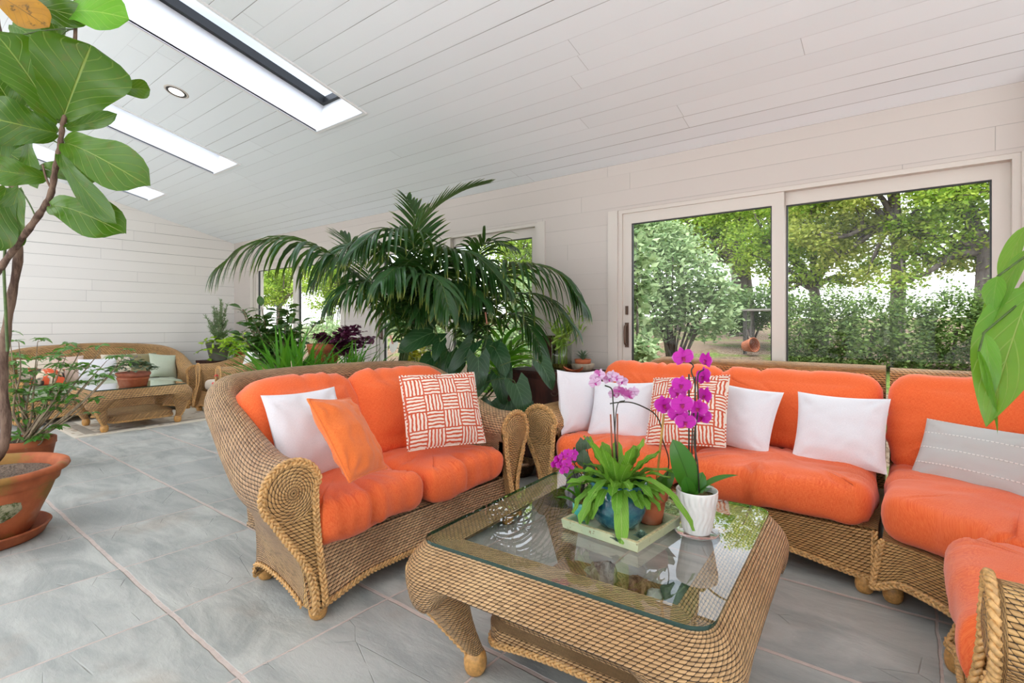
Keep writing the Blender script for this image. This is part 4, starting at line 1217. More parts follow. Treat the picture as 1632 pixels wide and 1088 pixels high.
# ------------------------------------------------------------------ kentia palms behind the loveseat
def palm(name, label, loc, fr, pot=True, seed=1, mat='palm'):
    root = thing(name, label, 'palm', loc, 0, None)
    lathe_pot(root, 'pot', potprof(.21, .16, .36, .03, .06), M['terra'], .19, .33)
    bl, br = MB(), MB(); rg = random.Random(seed)
    base = Vector(loc)
    for k, f in enumerate(fr):
        P = [base + Vector((rg.uniform(-.06, .06), rg.uniform(-.06, .06), .33))] + [at(*q) for q in f['p']]
        P = spl(P, 7)
        frond(bl, br, P, f.get('n', 34), f.get('ll', .40), f.get('lw', .027), f.get('s', .42), seed * 31 + k, f.get('d', 1.), f.get('sp', 58), f.get('r', .009), f.get('st', 0.))
    bl.build('foliage', M[mat], root, world=True); br.build('stems', M['stem'], root, world=True)
    return root
palm('kentia_palm', 'tall dark green kentia palm behind the left end of the loveseat', (-3.42, 2.72, 0), [
    dict(p=[(640,540,4.2),(600,470,4.1),(533,413,3.95),(486,386,3.85),(446,380,3.8),(392,391,3.7),(349,424,3.6)], n=42, ll=.56, lw=.034, s=.36, d=1.9, sp=64),
    dict(p=[(645,545,4.2),(640,470,4.15),(612,410,4.1),(575,388,4.0),(540,400,3.85),(505,440,3.75)], n=34, ll=.52, lw=.032, s=.42, d=1.7),
    dict(p=[(650,545,4.2),(648,450,4.2),(655,385,4.2),(690,335,4.25),(735,305,4.3),(775,292,4.35)], n=36, ll=.27, lw=.028, s=.42, d=.25, sp=56, st=.5),
    dict(p=[(650,545,4.2),(655,470,4.2),(666,410,4.15),(645,372,4.0),(606,366,3.8),(570,392,3.6)], n=34, ll=.50, lw=.032, s=.44, d=1.7),
    dict(p=[(655,545,4.2),(668,470,4.15),(690,415,4.0),(720,398,3.9),(760,408,3.75),(800,448,3.6)], n=36, ll=.50, lw=.032, s=.42, d=1.6),
    dict(p=[(645,545,4.2),(632,490,4.1),(604,455,3.95),(568,450,3.75),(530,478,3.6)], n=30, ll=.46, s=.40, d=1.8),
    dict(p=[(655,545,4.2),(660,490,4.1),(655,440,3.9),(635,425,3.7),(610,445,3.5)], n=28, ll=.46, lw=.03, s=.42, d=1.8),
    dict(p=[(650,545,4.2),(662,480,4.3),(668,420,4.4),(666,360,4.5),(650,318,4.6)], n=24, ll=.34, lw=.034, s=.50, d=.5, st=.3),
    dict(p=[(652,545,4.2),(680,495,4.1),(705,455,3.95),(735,448,3.8),(765,475,3.6)], n=28, ll=.46, lw=.03, s=.42, d=1.8),
    dict(p=[(640,545,4.2),(615,500,4.3),(590,440,4.5),(565,400,4.6),(545,375,4.7)], n=22, ll=.40, lw=.034, s=.50, d=.5, st=.4),
    dict(p=[(648,545,4.2),(640,480,4.0),(668,438,3.75),(700,448,3.5),(715,490,3.35)], n=26, ll=.42, s=.45, d=1.8),
    dict(p=[(655,545,4.2),(676,480,4.1),(700,430,4.0),(735,420,3.9),(775,445,3.8)], n=30, ll=.46, lw=.03, s=.46, d=1.6)], seed=2)
palm('kentia_palm', 'second kentia palm arching over the dark wooden cabinet by the window', (-2.96, 3.16, 0), [
    dict(p=[(752,560,4.4),(768,490,4.3),(800,432,4.15),(850,420,4.0),(895,438,3.9),(925,478,3.8)], n=38, ll=.54, lw=.032, s=.36, d=1.8),
    dict(p=[(752,560,4.4),(770,510,4.3),(815,470,4.15),(870,475,4.0),(915,520,3.9)], n=30, ll=.46, s=.40, d=1.7),
    dict(p=[(750,560,4.4),(748,490,4.35),(755,430,4.3),(775,385,4.2),(812,390,4.1)], n=30, ll=.36, s=.46, d=1.1),
    dict(p=[(748,560,4.4),(735,500,4.3),(715,455,4.15),(690,460,4.0),(665,500,3.85)], n=28, ll=.38, s=.42, d=1.3),
    dict(p=[(748,560,4.4),(745,510,4.2),(745,470,4.0),(725,455,3.8),(700,490,3.6)], n=28, ll=.36, s=.42, d=1.3),
    dict(p=[(755,560,4.4),(780,520,4.3),(820,500,4.2),(850,530,4.05),(868,580,3.95)], n=26, ll=.34, s=.40, d=1.3),
    dict(p=[(752,560,4.4),(760,500,4.5),(740,430,4.6),(715,400,4.6),(690,420,4.55)], n=28, ll=.36, s=.46, d=1.1)], seed=5)
palm('parlor_palm', 'low palm with leaves coloured bright as if backlit in front of the middle window', (-3.22, 3.56, 0), [
    dict(p=[(800,600,4.4),(800,540,4.36),(820,500,4.35),(850,505,4.3)], n=20, ll=.36, lw=.034, s=.30, d=.8),
    dict(p=[(790,600,4.4),(780,550,4.35),(760,520,4.35),(735,530,4.35)], n=18, ll=.32, lw=.03, s=.30, d=.8),
    dict(p=[(800,600,4.4),(815,560,4.35),(845,545,4.3),(868,575,4.25)], n=18, ll=.34, lw=.032, s=.30, d=.9)], seed=8, mat='palm_backlit')

# strap-leaved clumps
def clivia(x0, y0, label, n, hlo, hhi, spr, seed):
    root = thing('clivia', label, 'potted plant', (x0, y0, 0), 0, 'strap-leaved plants behind the loveseat')
    lathe_pot(root, 'pot', potprof(.17, .13, .42, .02, .04), M['terra'], .15, .39)
    lf = MB(); rg = random.Random(seed)
    for k in range(n):
        a = Vector((rg.uniform(-.11, .11), rg.uniform(-.11, .11), .39))
        az = rg.uniform(0, 2 * math.pi); sp = rg.uniform(.10, spr); h = rg.uniform(hlo, hhi) - sp * .35
        m1 = a + Vector((math.cos(az) * sp * .25, math.sin(az) * sp * .25, h * .75)); e = a + Vector((math.cos(az) * sp, math.sin(az) * sp, h))
        P = bez([a, m1, e], 7); w = rg.uniform(.024, .036); s_ = Vector((-math.sin(az), math.cos(az), 0))
        if rg.random() < .5: s_ = (s_ + Vector((0, 0, .4))).normalized()
        G = [[p - s_ * w / 2 * (1 - (i / 7) ** 3), p - Vector((0, 0, .004)), p + s_ * w / 2 * (1 - (i / 7) ** 3)] for i, p in enumerate(P)]
        lf.grid([[G[i][j] for i in range(8)] for j in range(3)], uv=lambda i, j: (i / 2, j / 7))
    lf.build('foliage', M['strap'], root)
clivia(-3.62, 2.02, 'clump of bright green strap leaves behind the left half of the loveseat back', 130, .58, .84, .62, 4)
clivia(-3.30, 2.30, 'clump of bright green strap leaves at the foot of the palm stems', 90, .50, .72, .45, 5)

# ficus shrub on a trunk
bush('ficus_bonsai', 'small dark leafy ficus tree beside the far wicker armchair', 'potted plant', (-5.05, 2.62, 0), potprof(.20, .15, .46, .02, .05), M['terra'],
     (0.0, 0.0, 1.14, .48, .42, .26), M['ficus'], 760, .115, .56, 24, M['bark2'], seed=3, srad=.011, flat=.5)
b = MB()
# purple oxalis in a raised clay pot
PS = thing('plant_stand', 'wooden plant stand under the clay pot of purple oxalis', 'stand', (-4.40, 2.75, 0))
b = MB(); b.box(-.17, .17, -.17, .17, .67, .70); b.build('top', M['stem_dk'], PS)
for sx in (-1, 1):
    for sy in (-1, 1):
        b = MB(); b.box(sx * .14 - .014, sx * .14 + .014, sy * .14 - .014, sy * .14 + .014, 0, .67); b.build('leg', M['stem_dk'], PS)
bush('oxalis_pot', 'purple-leaved oxalis in a terracotta pot on the plant stand', 'potted plant', (-4.40, 2.75, .70), potprof(.15, .105, .27, .025, .06), M['terra'],
     (.16, .12, .32, .30, .28, .19), M['oxalis'], 760, .056, 1.0, 26, M['stem_dk'], 'round', seed=6, srad=.002, flat=.6, droop=.1)
# fuchsia with pink and red flowers by the loveseat
FU = bush('fuchsia', 'variegated fuchsia with small red flowers between armchair and loveseat', 'potted plant', (-4.25, 2.05, 0), potprof(.15, .11, .40, .02, .04), M['terra'],
     (-.02, 0, .60, .26, .26, .20), M['violet'], 260, .05, .5, 16, M['bark2'], seed=9, srad=.004)
rg = random.Random(3)
for k in range(22):
    b = MB(); p = Vector((rg.uniform(-.26, .26), rg.uniform(-.26, .2), rg.uniform(.45, .80)))
    for q in range(4):
        a = q * math.pi / 2 + rg.random(); leaf(b, p, p + Vector((.018 * math.cos(a), .018 * math.sin(a), -.022)), (math.cos(a), math.sin(a), .5), .012, 'ovate', 2, 3)
    b.build('flower', M['red_pet'], FU)
# yellow coleus
bush('coleus', 'yellow and red coleus seen between the palm stems at the window', 'potted plant', (-3.62, 3.30, 0), potprof(.15, .11, .5, .02, .04), M['terra'],
     (.0, 0, .95, .22, .18, .24), M['coleus'], 190, .11, .62, 14, M['stem'], seed=11, srad=.006)
# green understory at the window
bush('peace_lily', 'leafy green foliage plant low under the middle window', 'potted plant', (-3.98, 3.50, 0), potprof(.16, .12, .4, .02, .04), M['terra'],
     (.0, 0, .62, .34, .22, .22), M['scheff'], 170, .18, .38, 18, M['stem'], 'lance', seed=12, srad=.004)

# anthurium with big heart leaves
AN = thing('anthurium', 'anthurium with large dark heart-shaped leaves and white flower between the two sofas', 'potted plant', (-2.86, 2.78, 0))
lathe_pot(AN, 'pot', potprof(.17, .12, .40, .02, .05), M['terra'], .15, .37)
lf, sb = MB(), MB(); base = Vector((-2.86, 2.78, .37))
AL = [((690,530),(634,562),4.1,4.0,48,0),((701,545),(692,576),3.95,3.85,24,0),((745,520),(744,535),4.2,4.2,20,0),((740,505),(742,534),4.1,4.05,24,-8),((752,548),(714,596),3.9,3.8,30,-10),
      ((762,570),(764,622),3.75,3.7,42,0),((790,558),(806,600),3.85,3.75,42,-14),((688,570),(668,590),3.9,3.8,30,0),((716,562),(704,604),4.0,3.95,34,10),((795,600),(802,645),3.8,3.75,34,-5),
      ((822,612),(838,664),3.6,3.55,46,-12),((862,580),(880,622),3.65,3.6,36,-20),((786,545),(770,575),4.05,4.0,30,0),((730,580),(716,606),3.9,3.85,32,10),((782,640),(780,668),3.7,3.7,30,0),
      ((800,575),(812,618),4.0,3.95,30,0),((770,600),(750,640),3.9,3.85,36,0),((740,545),(752,570),4.0,3.95,30,0),((810,640),(790,690),3.8,3.8,40,0),((700,590),(680,630),4.0,4.0,40,0),((836,650),(826,700),3.8,3.8,36,0)]
for k, (pa, pb, ta, tb_, w, ro) in enumerate(AL):
    a, c = at(*pa, ta), at(*pb, tb_); n = (Vector((0, 0, CAMH)) - (a + c) / 2).normalized()
    leaf(lf, a, c, n + Vector((0, 0, .6)), w / FPX * (ta + tb_) / 2 * 1.12, 'heart', 8, 10, .10, .14, .02, k, R(ro), lobe=.30)
    sb.tube(bez([base + Vector((.02 * math.sin(k * 2.), .02 * math.cos(k * 2.), 0)), Vector((base.x, base.y, a.z)) * .75 + a * .25, a + Vector((0, 0, .10)), a], 10), .0035, 5)
lf.build('foliage', M['anth'], AN, world=True); sb.build('stems', M['stem'], AN, world=True)
b = MB(); a = at(628, 552, 3.95); leaf(b, a + Vector((0, 0, .03)), a + Vector((-.01, -.01, -.05)), -ray(628, 552), .085, 'heart', 4, 6, .1, .1, lobe=.2)
b.build('flower', M['white_pet'], AN, world=True, label='white anthurium flower'); b = MB()
a2 = at(776, 520, 4.0); leaf(b, a2 + Vector((.03, 0, .02)), a2 + Vector((-.04, 0, -.0)), (0, -.5, 1), .08, 'heart', 4, 6, .1, .1, lobe=.2)
b.build('flower', m_leaf('yellow green spathe', (216, 220, 130), (226, 228, 150), (190, 200, 110), 5, 1., .4, .3, .01, .2), AN, world=True, label='yellow-green anthurium flower')
b = MB(); b.tube([a + Vector((0, -.012, .02)), a + Vector((-.008, -.03, .085))], .006, 6); SPM = simple('pink spadix', (206, 140, 120), .5); b.build('spadix', SPM, AN, world=True); b = MB()
b.tube([a2 + Vector((.01, -.01, .02)), a2 + Vector((.01, -.03, .11))], .006, 6); b.build('spadix', SPM, AN, world=True)
sb = MB(); sb.tube(bez([base, at(700, 580, 4.0), a], 10), .003, 5); sb.tube(bez([base, at(785, 560, 4.0), a2], 10), .003, 5); sb.build('flower_stalk', M['stem'], AN, world=True)

# split-leaf plant reaching in from the right, standing behind the end sofa
MO = thing('split_leaf_plant', 'split-leaf plant reaching in over the corner sofa at the right edge', 'potted plant', (1.42, 2.75, 0))
lathe_pot(MO, 'pot', potprof(.20, .15, .45, .02, .05), M['terra'], .18, .42)
lf, sb = MB(), MB()
tm = 1.72
ML = [((1645,455),(1572,680),1.72,1.60,92,8,.06,'ovate'),((1640,395),(1556,560),1.80,1.70,30,30,.05,'ovate'),((1636,360),(1598,470),1.86,1.82,32,40,.06,'ovate'),((1590,440),(1582,500),1.74,1.72,30,20,.05,'ovate'),
      ((1568,530),(1578,640),1.66,1.62,30,-25,.06,'ovate'),((1560,560),(1590,692),1.64,1.58,14,50,-.05,'lance'),((1700,420),(1640,600),1.75,1.7,90,0,.06,'ovate')]
for k, (pa, pb, ta, tb_, w, ro, be, sh) in enumerate(ML):
    a, c = at(*pa, ta), at(*pb, tb_); n = (Vector((0, 0, CAMH)) - (a + c) / 2).normalized()
    leaf(lf, a, c, n, w / FPX * ta, sh, 8, 14, be, .25, .03, k, R(ro))
b0 = Vector((1.42, 2.75, .42))
for k, (px, py, t_) in enumerate([(1645,455,1.72),(1640,395,1.80),(1636,360,1.86),(1700,420,1.75)]):
    e = at(px, py, t_); sb.tube(bez([b0 + Vector((.03 * k, 0, 0)), b0 + Vector((0, 0, 1.0)), e + Vector((.3, .1, .25)), e], 14), .007, 6)
for (pa, ta), (pb, tb_) in ((((1590,440),1.74),((1645,400),1.78)), (((1568,530),1.66),((1640,470),1.72)), (((1560,560),1.64),((1568,530),1.66))):
    sb.tube([at(*pa, ta), at(*pb, tb_)], .004, 5)
lf.build('foliage', M['monst'], MO, world=True); sb.build('stems', M['stem'], MO, world=True)
# ------------------------------------------------------------------ things on the coffee table
TZ = .471
M['celadon'] = (lambda t: t.done(t.bsdf(t.mix(t.rng(t.noise(t.obj(), 60, 5, .7), .60, .72), t.mix(t.rng(t.noise(t.obj(), 9, 3), .35, .65), lin(170, 184, 150), lin(196, 200, 160)), lin(120, 90, 60)), .25, coat=.4)))(NT('celadon glaze'))
M['teal'] = simple('teal ceramic', (70, 168, 160), .15, coat=.6)
M['blue_glaze'] = (lambda t: t.done(t.bsdf(t.mix(t.rng(t.noise(t.obj(), 24, 5, .7), .35, .7), lin(22, 78, 104), lin(66, 128, 140)), .12, t.bump(t.noise(t.obj(), 12, 3), .003), coat=.8)))(NT('blue glaze'))
M['wceram'] = simple('white ceramic', (232, 228, 224), .28, coat=.3)
M['bamboo'] = simple('red brown cane stake', (150, 74, 42), .4, var=.2)
M['bamboo2'] = simple('tan cane stake', (186, 140, 66), .4, var=.2)
M['stem_bk'] = simple('dark flower stem', (44, 42, 30), .45, var=.3)
M['moss'] = m_bark('brown moss', (96, 66, 34), (130, 120, 60), 60, .02)
M['rock'] = m_bark('grey crystal rock', (74, 74, 76), (128, 126, 124), 40, .02)

TR = thing('bonsai_tray', 'square pale green glazed tray under the blue pot on the coffee table', 'tray', (-.782, 1.61, TZ), R(-5))
b = MB(); h = .145; zt_ = .036
prof = [(h - .012, 0.0), (h - .004, .006), (h, zt_ - .004), (h, zt_), (h - .013, zt_), (h - .016, zt_ - .004), (h - .022, .010)]
G = [[(sx * r_, sy * r_, z) for r_, z in prof] for sx, sy in ((-1, -1), (1, -1), (1, 1), (-1, 1))]
b.grid(G, cu=True); b.add([(-h + .022, -h + .022, .010), (h - .022, -h + .022, .010), (h - .022, h - .022, .010), (-h + .022, h - .022, .010)], [(0, 1, 2, 3)])
b.build('tray', M['celadon'], TR, smooth=False)
b = MB(); G = [[(sx * r_, sy * r_, z) for r_, z in [(h + .0008, zt_ - .001), (h - .006, zt_ + .0012), (h - .0135, zt_ - .001)]] for sx, sy in ((-1, -1), (1, -1), (1, 1), (-1, 1))]
b.grid(G, cu=True); b.build('rim', simple('bare clay rim', (196, 176, 132), .5, var=.3, sc=90), TR, smooth=False, label='worn cream rim of the tray')

BP = thing('primrose_pot', 'round glossy blue pot of broad soft green leaves in the middle of the tray', 'potted plant', (-.79, 1.60, TZ + .0115))
lathe_pot(BP, 'pot', [(.0001, 0), (.05, 0), (.058, .004), (.082, .03), (.096, .065), (.099, .10), (.094, .128), (.090, .136), (.096, .142), (.098, .150), (.094, .155), (.086, .152), (.083, .135)], M['blue_glaze'], .083, .132, 56)
lf = MB(); rg = random.Random(7)
for k in range(60):
    az = 2 * math.pi * k / 60 * 7.03; el = rg.uniform(.15, 1.25); L_ = rg.uniform(.13, .20)
    a = Vector((math.cos(az) * .02, math.sin(az) * .02, .135)); dr = Vector((math.cos(az) * math.cos(el), math.sin(az) * math.cos(el), math.sin(el)))
    P = []; q = a.copy(); d = dr.copy()
    down = rg.uniform(.10, .34) * (1.5 - el)
    for m in range(9): P.append(q.copy()); q = q + d * L_ / 8; d = (d + Vector((0, 0, -down * .75))).normalized()
    w = rg.uniform(.030, .044); s_ = Vector((-math.sin(az), math.cos(az), 0)); s_ = (s_ + Vector((0, 0, rg.uniform(-.25, .25)))).normalized()
    G = []
    for m, p in enumerate(P):
        v = m / 8; ww = w / 2 * (.25 + .75 * sm(v / .45)) * max(.08, 1 - max(0, (v - .72) / .28) ** 2.4) ** .5
        t_ = (P[min(m + 1, 8)] - P[max(m - 1, 0)]).normalized(); n_ = s_.cross(t_).normalized(); n_ = n_ if n_.z > 0 else -n_
        G.append([p + s_ * ww * (-1 + 2 * i / 6) + n_ * (.22 * ww * abs(-1 + 2 * i / 6) ** 1.5 + .0055 * math.sin(m * 2.2 + k + i) * abs(-1 + 2 * i / 6)) for i in range(7)])
    lf.grid([[G[m][i] for m in range(9)] for i in range(7)], uv=lambda i, j: (i / 6, j / 8))
# long leaves hanging over the rim toward the camera
for (dx, dy, L_, dn, w) in ((.05, -.085, .27, .34, .046), (-.035, -.09, .22, .34, .046), (.135, -.01, .33, .22, .036), (-.02, -.09, .20, .30, .040)):
    az = math.atan2(dy, dx); q = Vector((0, 0, .14)); d = Vector((math.cos(az) * .8, math.sin(az) * .8, .62)); P = []
    for m in range(13): P.append(q.copy()); q = q + d.normalized() * L_ / 12; d = d.normalized() + Vector((0, 0, -dn * .9))
    s_ = Vector((-math.sin(az), math.cos(az), 0)); G = []
    for m, p in enumerate(P):
        v = m / 12; ww = w / 2 * (.3 + .7 * sm(v / .4)) * max(.1, 1 - max(0, (v - .75) / .25) ** 2.4) ** .5
        o_ = Vector((math.cos(az), math.sin(az), 0))
        G.append([p + s_ * ww * (-1 + i / 3) + o_ * (.004 * math.sin(m * 1.9 + i)) for i in range(7)])
    lf.grid([[G[m][i] for m in range(13)] for i in range(7)], uv=lambda i, j: (i / 6, j / 12))
lf.build('foliage', M['prim'], BP)

def bloom(b, c, face, size, seed=0, lipb=None):
    """moth orchid: three sepals, two broad petals, a lip"""
    rg = random.Random(seed); f = Vector(face).normalized(); up = Vector((0, 0, 1)); up = (up - f * up.dot(f)).normalized(); rt_ = f.cross(up)
    ro = rg.uniform(-.3, .3); up, rt_ = up * math.cos(ro) + rt_ * math.sin(ro), rt_ * math.cos(ro) - up * math.sin(ro)
    c = Vector(c)
    for a, l, w in ((0, .50, .34), (2.25, .46, .32), (-2.25, .46, .32)):
        d = up * math.cos(a) + rt_ * math.sin(a); leaf(b, c, c + d * size * l - f * .002, f, size * w, 'ovate', 4, 5, .05, -.15, 0, seed)
    for sg in (-1, 1):
        d = (rt_ * sg + up * .18).normalized(); leaf(b, c + f * .002, c + d * size * .54 + f * .003, f, size * .56, 'round', 6, 6, .04, .10, .02, seed)
    if lipb is not None:
        leaf(lipb, c + f * .004, c - up * size * .22 + f * size * .16, f + up * .4, size * .16, 'ovate', 3, 4, -.1, .3)
        for sg in (-1, 1): leaf(lipb, c + f * .004, c + rt_ * sg * size * .10 - up * size * .04 + f * size * .14, up, size * .12, 'ovate', 3, 3, .1, .3)
M['lip'] = simple('magenta lip', (150, 10, 80), .4)
M['lip_p'] = simple('pink magenta lip', (190, 40, 150), .4)
def orchid_part(root, name, items, mat, lipmat, sz):
    for k, (p, fc) in enumerate(items):
        b, l = MB(), MB(); bloom(b, p, fc, sz * random.Random(k).uniform(.9, 1.1), k, l)
        o = b.build(name, mat, root, world=True); lo = l.build('lip', lipmat, o)
        lo.data.transform(Matrix.Translation(-Vector(root.location)))
tocam = lambda p: (Vector((0, 0, CAMH + .05)) - p).normalized()

# white ribbed pot with the tall purple orchid
OW = thing('purple_orchid', 'tall purple orchid in the white ribbed pot on a clear saucer', 'potted plant', (-.565, 1.725, TZ + .006))
def rib(a, k, r_, z): return r_ + .0042 * (abs(math.sin(a * 10 + (1.5 * math.sin(z * 70)))) - .5) * (1 if .006 < z < .128 and k < 16 else 0)
lathe_pot(OW, 'pot', [(.0001, 0), (.042, 0), (.044, .004)] + [(.044 + .022 * (k / 12) ** .9, .006 + .128 * k / 12) for k in range(13)] + [(.066, .138), (.0655, .141), (.0625, .140), (.060, .12)], M['wceram'], .060, .122, 132, fn=rib, soilmat=M['moss'])
b = MB(); b.lathe([(.0001, 0), (.062, 0), (.070, .008), (.0715, .0085), (.071, .006), (.063, -.0015 + .0018), (.0001, .0005)], 48)
sc = b.build('clear_saucer', m_glass('clear plastic', (.92, .94, .95, 1), 2.2), None)
sc.location = (-.565, 1.725, TZ); tag(sc, 'clear plastic saucer under the white ribbed orchid pot', 'saucer')
lf = MB(); B0 = Vector((-.565, 1.725, TZ + .13)); tB = 1.71
OP = lambda px, py, t=1.71: at(px, py, t)
leaf(lf, OP(1104, 786), OP(1072, 700, 1.69), tocam(B0) + Vector((.3, 0, .2)), .085, 'round', 8, 12, .05, .12, .0)
leaf(lf, OP(1112, 784), OP(1177, 757, 1.66), Vector((0, -.3, 1)), .036, 'ovate', 6, 10, .10, .25)
leaf(lf, OP(1108, 790), OP(1120, 752, 1.72), tocam(B0), .045, 'round', 6, 8, .05, .25)
leaf(lf, OP(1100, 790), OP(1092, 758, 1.66), tocam(B0), .045, 'round', 6, 8, .05, .25)
leaf(lf, OP(1112, 790), OP(1140, 775, 1.78), Vector((0, 0, 1)), .04, 'ovate', 6, 8, .1, .25)
lf.build('foliage', M['orch_leaf'], OW, world=True)
b = MB(); b.tube(W3([OP(1103, 795), OP(1103, 700), OP(1108, 620), OP(1102, 592), OP(1105, 583), OP(1098, 575)]), .0026, 6); b.build('flower_stem', M['stem_bk'], OW, world=True)
b = MB(); b.tube(W3([OP(1115, 795), OP(1112, 740, 1.69), OP(1106, 700), OP(1113, 650), OP(1112, 600), OP(1122, 588)]), .0026, 6); b.build('flower_stem', M['stem_bk'], OW, world=True)
b = MB(); b.tube([OP(1098, 795, 1.73), OP(1098, 596, 1.73)], .0028, 6); b.build('stake', M['stem_bk'], OW, world=True)
b = MB(); b.tube([OP(1109, 795, 1.75), OP(1108, 600, 1.75)], .0026, 6); b.build('stake', M['stem_bk'], OW, world=True)
FLW = [(1088, 569, 1.70, .4), (1126, 574, 1.72, -.9), (1122, 600, 1.74, -.9), (1086, 613, 1.70, .1), (1079, 626, 1.73, .5), (1057, 645, 1.72, .5), (1087, 644, 1.66, 0.), (1113, 650, 1.68, -.3),
       (1124, 630, 1.72, -.8), (1092, 672, 1.68, .2), (1118, 664, 1.72, -.3), (1080, 660, 1.70, .2), (1064, 650, 1.75, -.3)]
orchid_part(OW, 'flower', [(at(x, y, t_), (Matrix.Rotation(a, 3, 'Z') @ tocam(at(x, y, t_)))) for x, y, t_, a in FLW], M['pet_pur'], M['lip'], .068)

# terracotta pot with the pink and white orchid
OT = thing('pink_orchid', 'pink and white orchid in a terracotta pot at the back of the tray', 'potted plant', (-.715, 1.70, TZ + .0115))
lathe_pot(OT, 'pot', [(.0001, 0), (.036, 0), (.038, .003), (.046, .05), (.050, .078), (.054, .079), (.057, .082), (.0585, .112), (.056, .115), (.051, .113), (.049, .10)], m_terra('terracotta salted', (190, 108, 72), 0, (170, 90, 58), .6), .049, .098, 44, soilmat=M['moss'])
tp = 1.83; Q = lambda px, py, t=1.83: at(px, py, t)
lf = MB(); leaf(lf, Q(1043, 800), Q(1060, 755, 1.80), tocam(B0), .05, 'round', 6, 8, .08, .2); leaf(lf, Q(1046, 800), Q(1074, 745, 1.86), tocam(B0), .045, 'round', 6, 8, .08, .2)
leaf(lf, Q(1050, 798), Q(1078, 800, 1.74), Vector((0, 0, 1)), .035, 'ovate', 5, 8, .12, .2); leaf(lf, Q(1038, 800), Q(1022, 762, 1.85), tocam(B0), .05, 'ovate', 5, 8, .1, .2)
lf.build('foliage', M['orch_leaf'], OT, world=True)
b = MB(); b.tube([Q(1043, 800), Q(1058, 660)], .0042, 7); b.build('stake', M['bamboo2'], OT, world=True)
b = MB(); b.tube(W3([Q(1050, 800), Q(1066, 740), Q(1056, 700), Q(1054, 680), Q(1044, 660), Q(1025, 648), Q(1005, 641), Q(986, 641, 1.85), Q(972, 643, 1.86)]), .0024, 6); b.build('flower_stem', M['stem_bk'], OT, world=True)
# the second spike stands in the blue pot's back with two red canes
b = MB(); b.tube(W3([Q(984, 735, 1.80), Q(980, 690, 1.82), Q(977, 640, 1.84), Q(975, 620, 1.84), Q(964, 614, 1.84)]), .0026, 6); b.build('flower_stem', M['stem_bk'], OT, world=True)
b = MB(); b.tube(W3([Q(982, 730, 1.80), Q(980, 690, 1.82), Q(984, 645, 1.84), Q(996, 638, 1.84)]), .002, 6); b.build('flower_stem', M['stem_bk'], OT, world=True)
for x0, x1, y1 in ((978, 973, 660), (984, 984, 659)):
    b = MB(); b.tube([at(x0, 770, 1.79), at(x1, y1, 1.83)], .0032, 6); b.build('stake', M['bamboo'], OT, world=True, label='red brown cane stake')
FLP = [(950, 602, 1.84, .2), (956, 596, 1.83, -.2), (948, 610, 1.82, .4), (976, 598, 1.84, .1), (984, 603, 1.83, -.2), (992, 608, 1.84, -.4), (970, 604, 1.85, .3), (986, 622, 1.86, .2), (996, 626, 1.86, 0), (1010, 624, 1.86, -.4), (1002, 630, 1.85, .3), (978, 628, 1.87, .4)]
orchid_part(OT, 'flower', [(at(x, y, t_), (Matrix.Rotation(a, 3, 'Z') @ tocam(at(x, y, t_)))) for x, y, t_, a in FLP], M['pet_pink'], M['lip_p'], .044)

# small teal pot with a mini orchid
TP = thing('mini_orchid', 'mini magenta orchid in a small square teal pot', 'potted plant', (-.915, 1.575, TZ + .012), R(24))
b = MB(); s0, s1 = .027, .031
G = [[(p.x, p.y, z) for p in rrect(2 * s, 2 * s, 40, 7)] for s, z in ((.001, 0), (s0, 0), (s0 + .001, .004), (s1, .058), (s1 - .001, .060), (s1 - .004, .060), (s1 - .005, .05))]
b.grid(G, cv=True, flip=True); b.build('pot', M['teal'], TP)
b = MB(); rg = random.Random(2); b.lathe([(.0001, .070), (.014, .068), (.024, .060), (.026, .050)], 18, fn=lambda a, k, r_, z: r_ * (1 + .12 * math.sin(a * 5 + k))); b.build('moss', M['moss'], TP)
tt = 1.79; U = lambda px, py, t=1.79: at(px, py, t)
lf = MB()
for (a, c, w) in (((925, 800), (890, 775), .016), ((922, 805), (886, 792), .018), ((926, 798), (930, 758), .020), ((928, 800), (942, 770), .018), ((924, 800), (912, 765), .016), ((930, 802), (950, 790), .018)):
    leaf(lf, U(*a), U(*c, 1.77), Vector((0, -.4, .8)), w, 'ovate', 4, 7, .12, .2)
lf.build('foliage', M['orch_leaf'], TP)
TP_f = lf
b = MB(); b.tube(W3([U(924, 808), U(918, 770), U(912, 745), U(905, 733)]), .0022, 6); b.build('flower_stem', M['stem_bk'], TP)
for o in list(TP.children):
    if o.name.startswith(('foliage', 'flower_stem')):
        o.data.transform(Matrix.Translation(-Vector(TP.location))); o.data.transform(Matrix.Rotation(-R(24), 4, 'Z'))
FM = [(897, 727, 1.78, .3), (905, 722, 1.77, 0), (912, 730, 1.78, -.2), (903, 738, 1.76, .2), (889, 732, 1.79, .5), (893, 741, 1.78, .3), (899, 750, 1.77, .1), (908, 745, 1.79, -.3), (915, 722, 1.80, -.4), (884, 740, 1.80, .5)]
for k, (x, y, t_, a) in enumerate(FM):
    b, l = MB(), MB(); p = at(x, y, t_); bloom(b, p, Matrix.Rotation(a, 3, 'Z') @ tocam(p), .034, k, l)
    o = b.build('flower', M['pet_pur'], TP); lo = l.build('lip', M['lip'], o)
    for q in (o, lo): q.data.transform(Matrix.Translation(-Vector(TP.location))); q.data.transform(Matrix.Rotation(-R(24), 4, 'Z'))

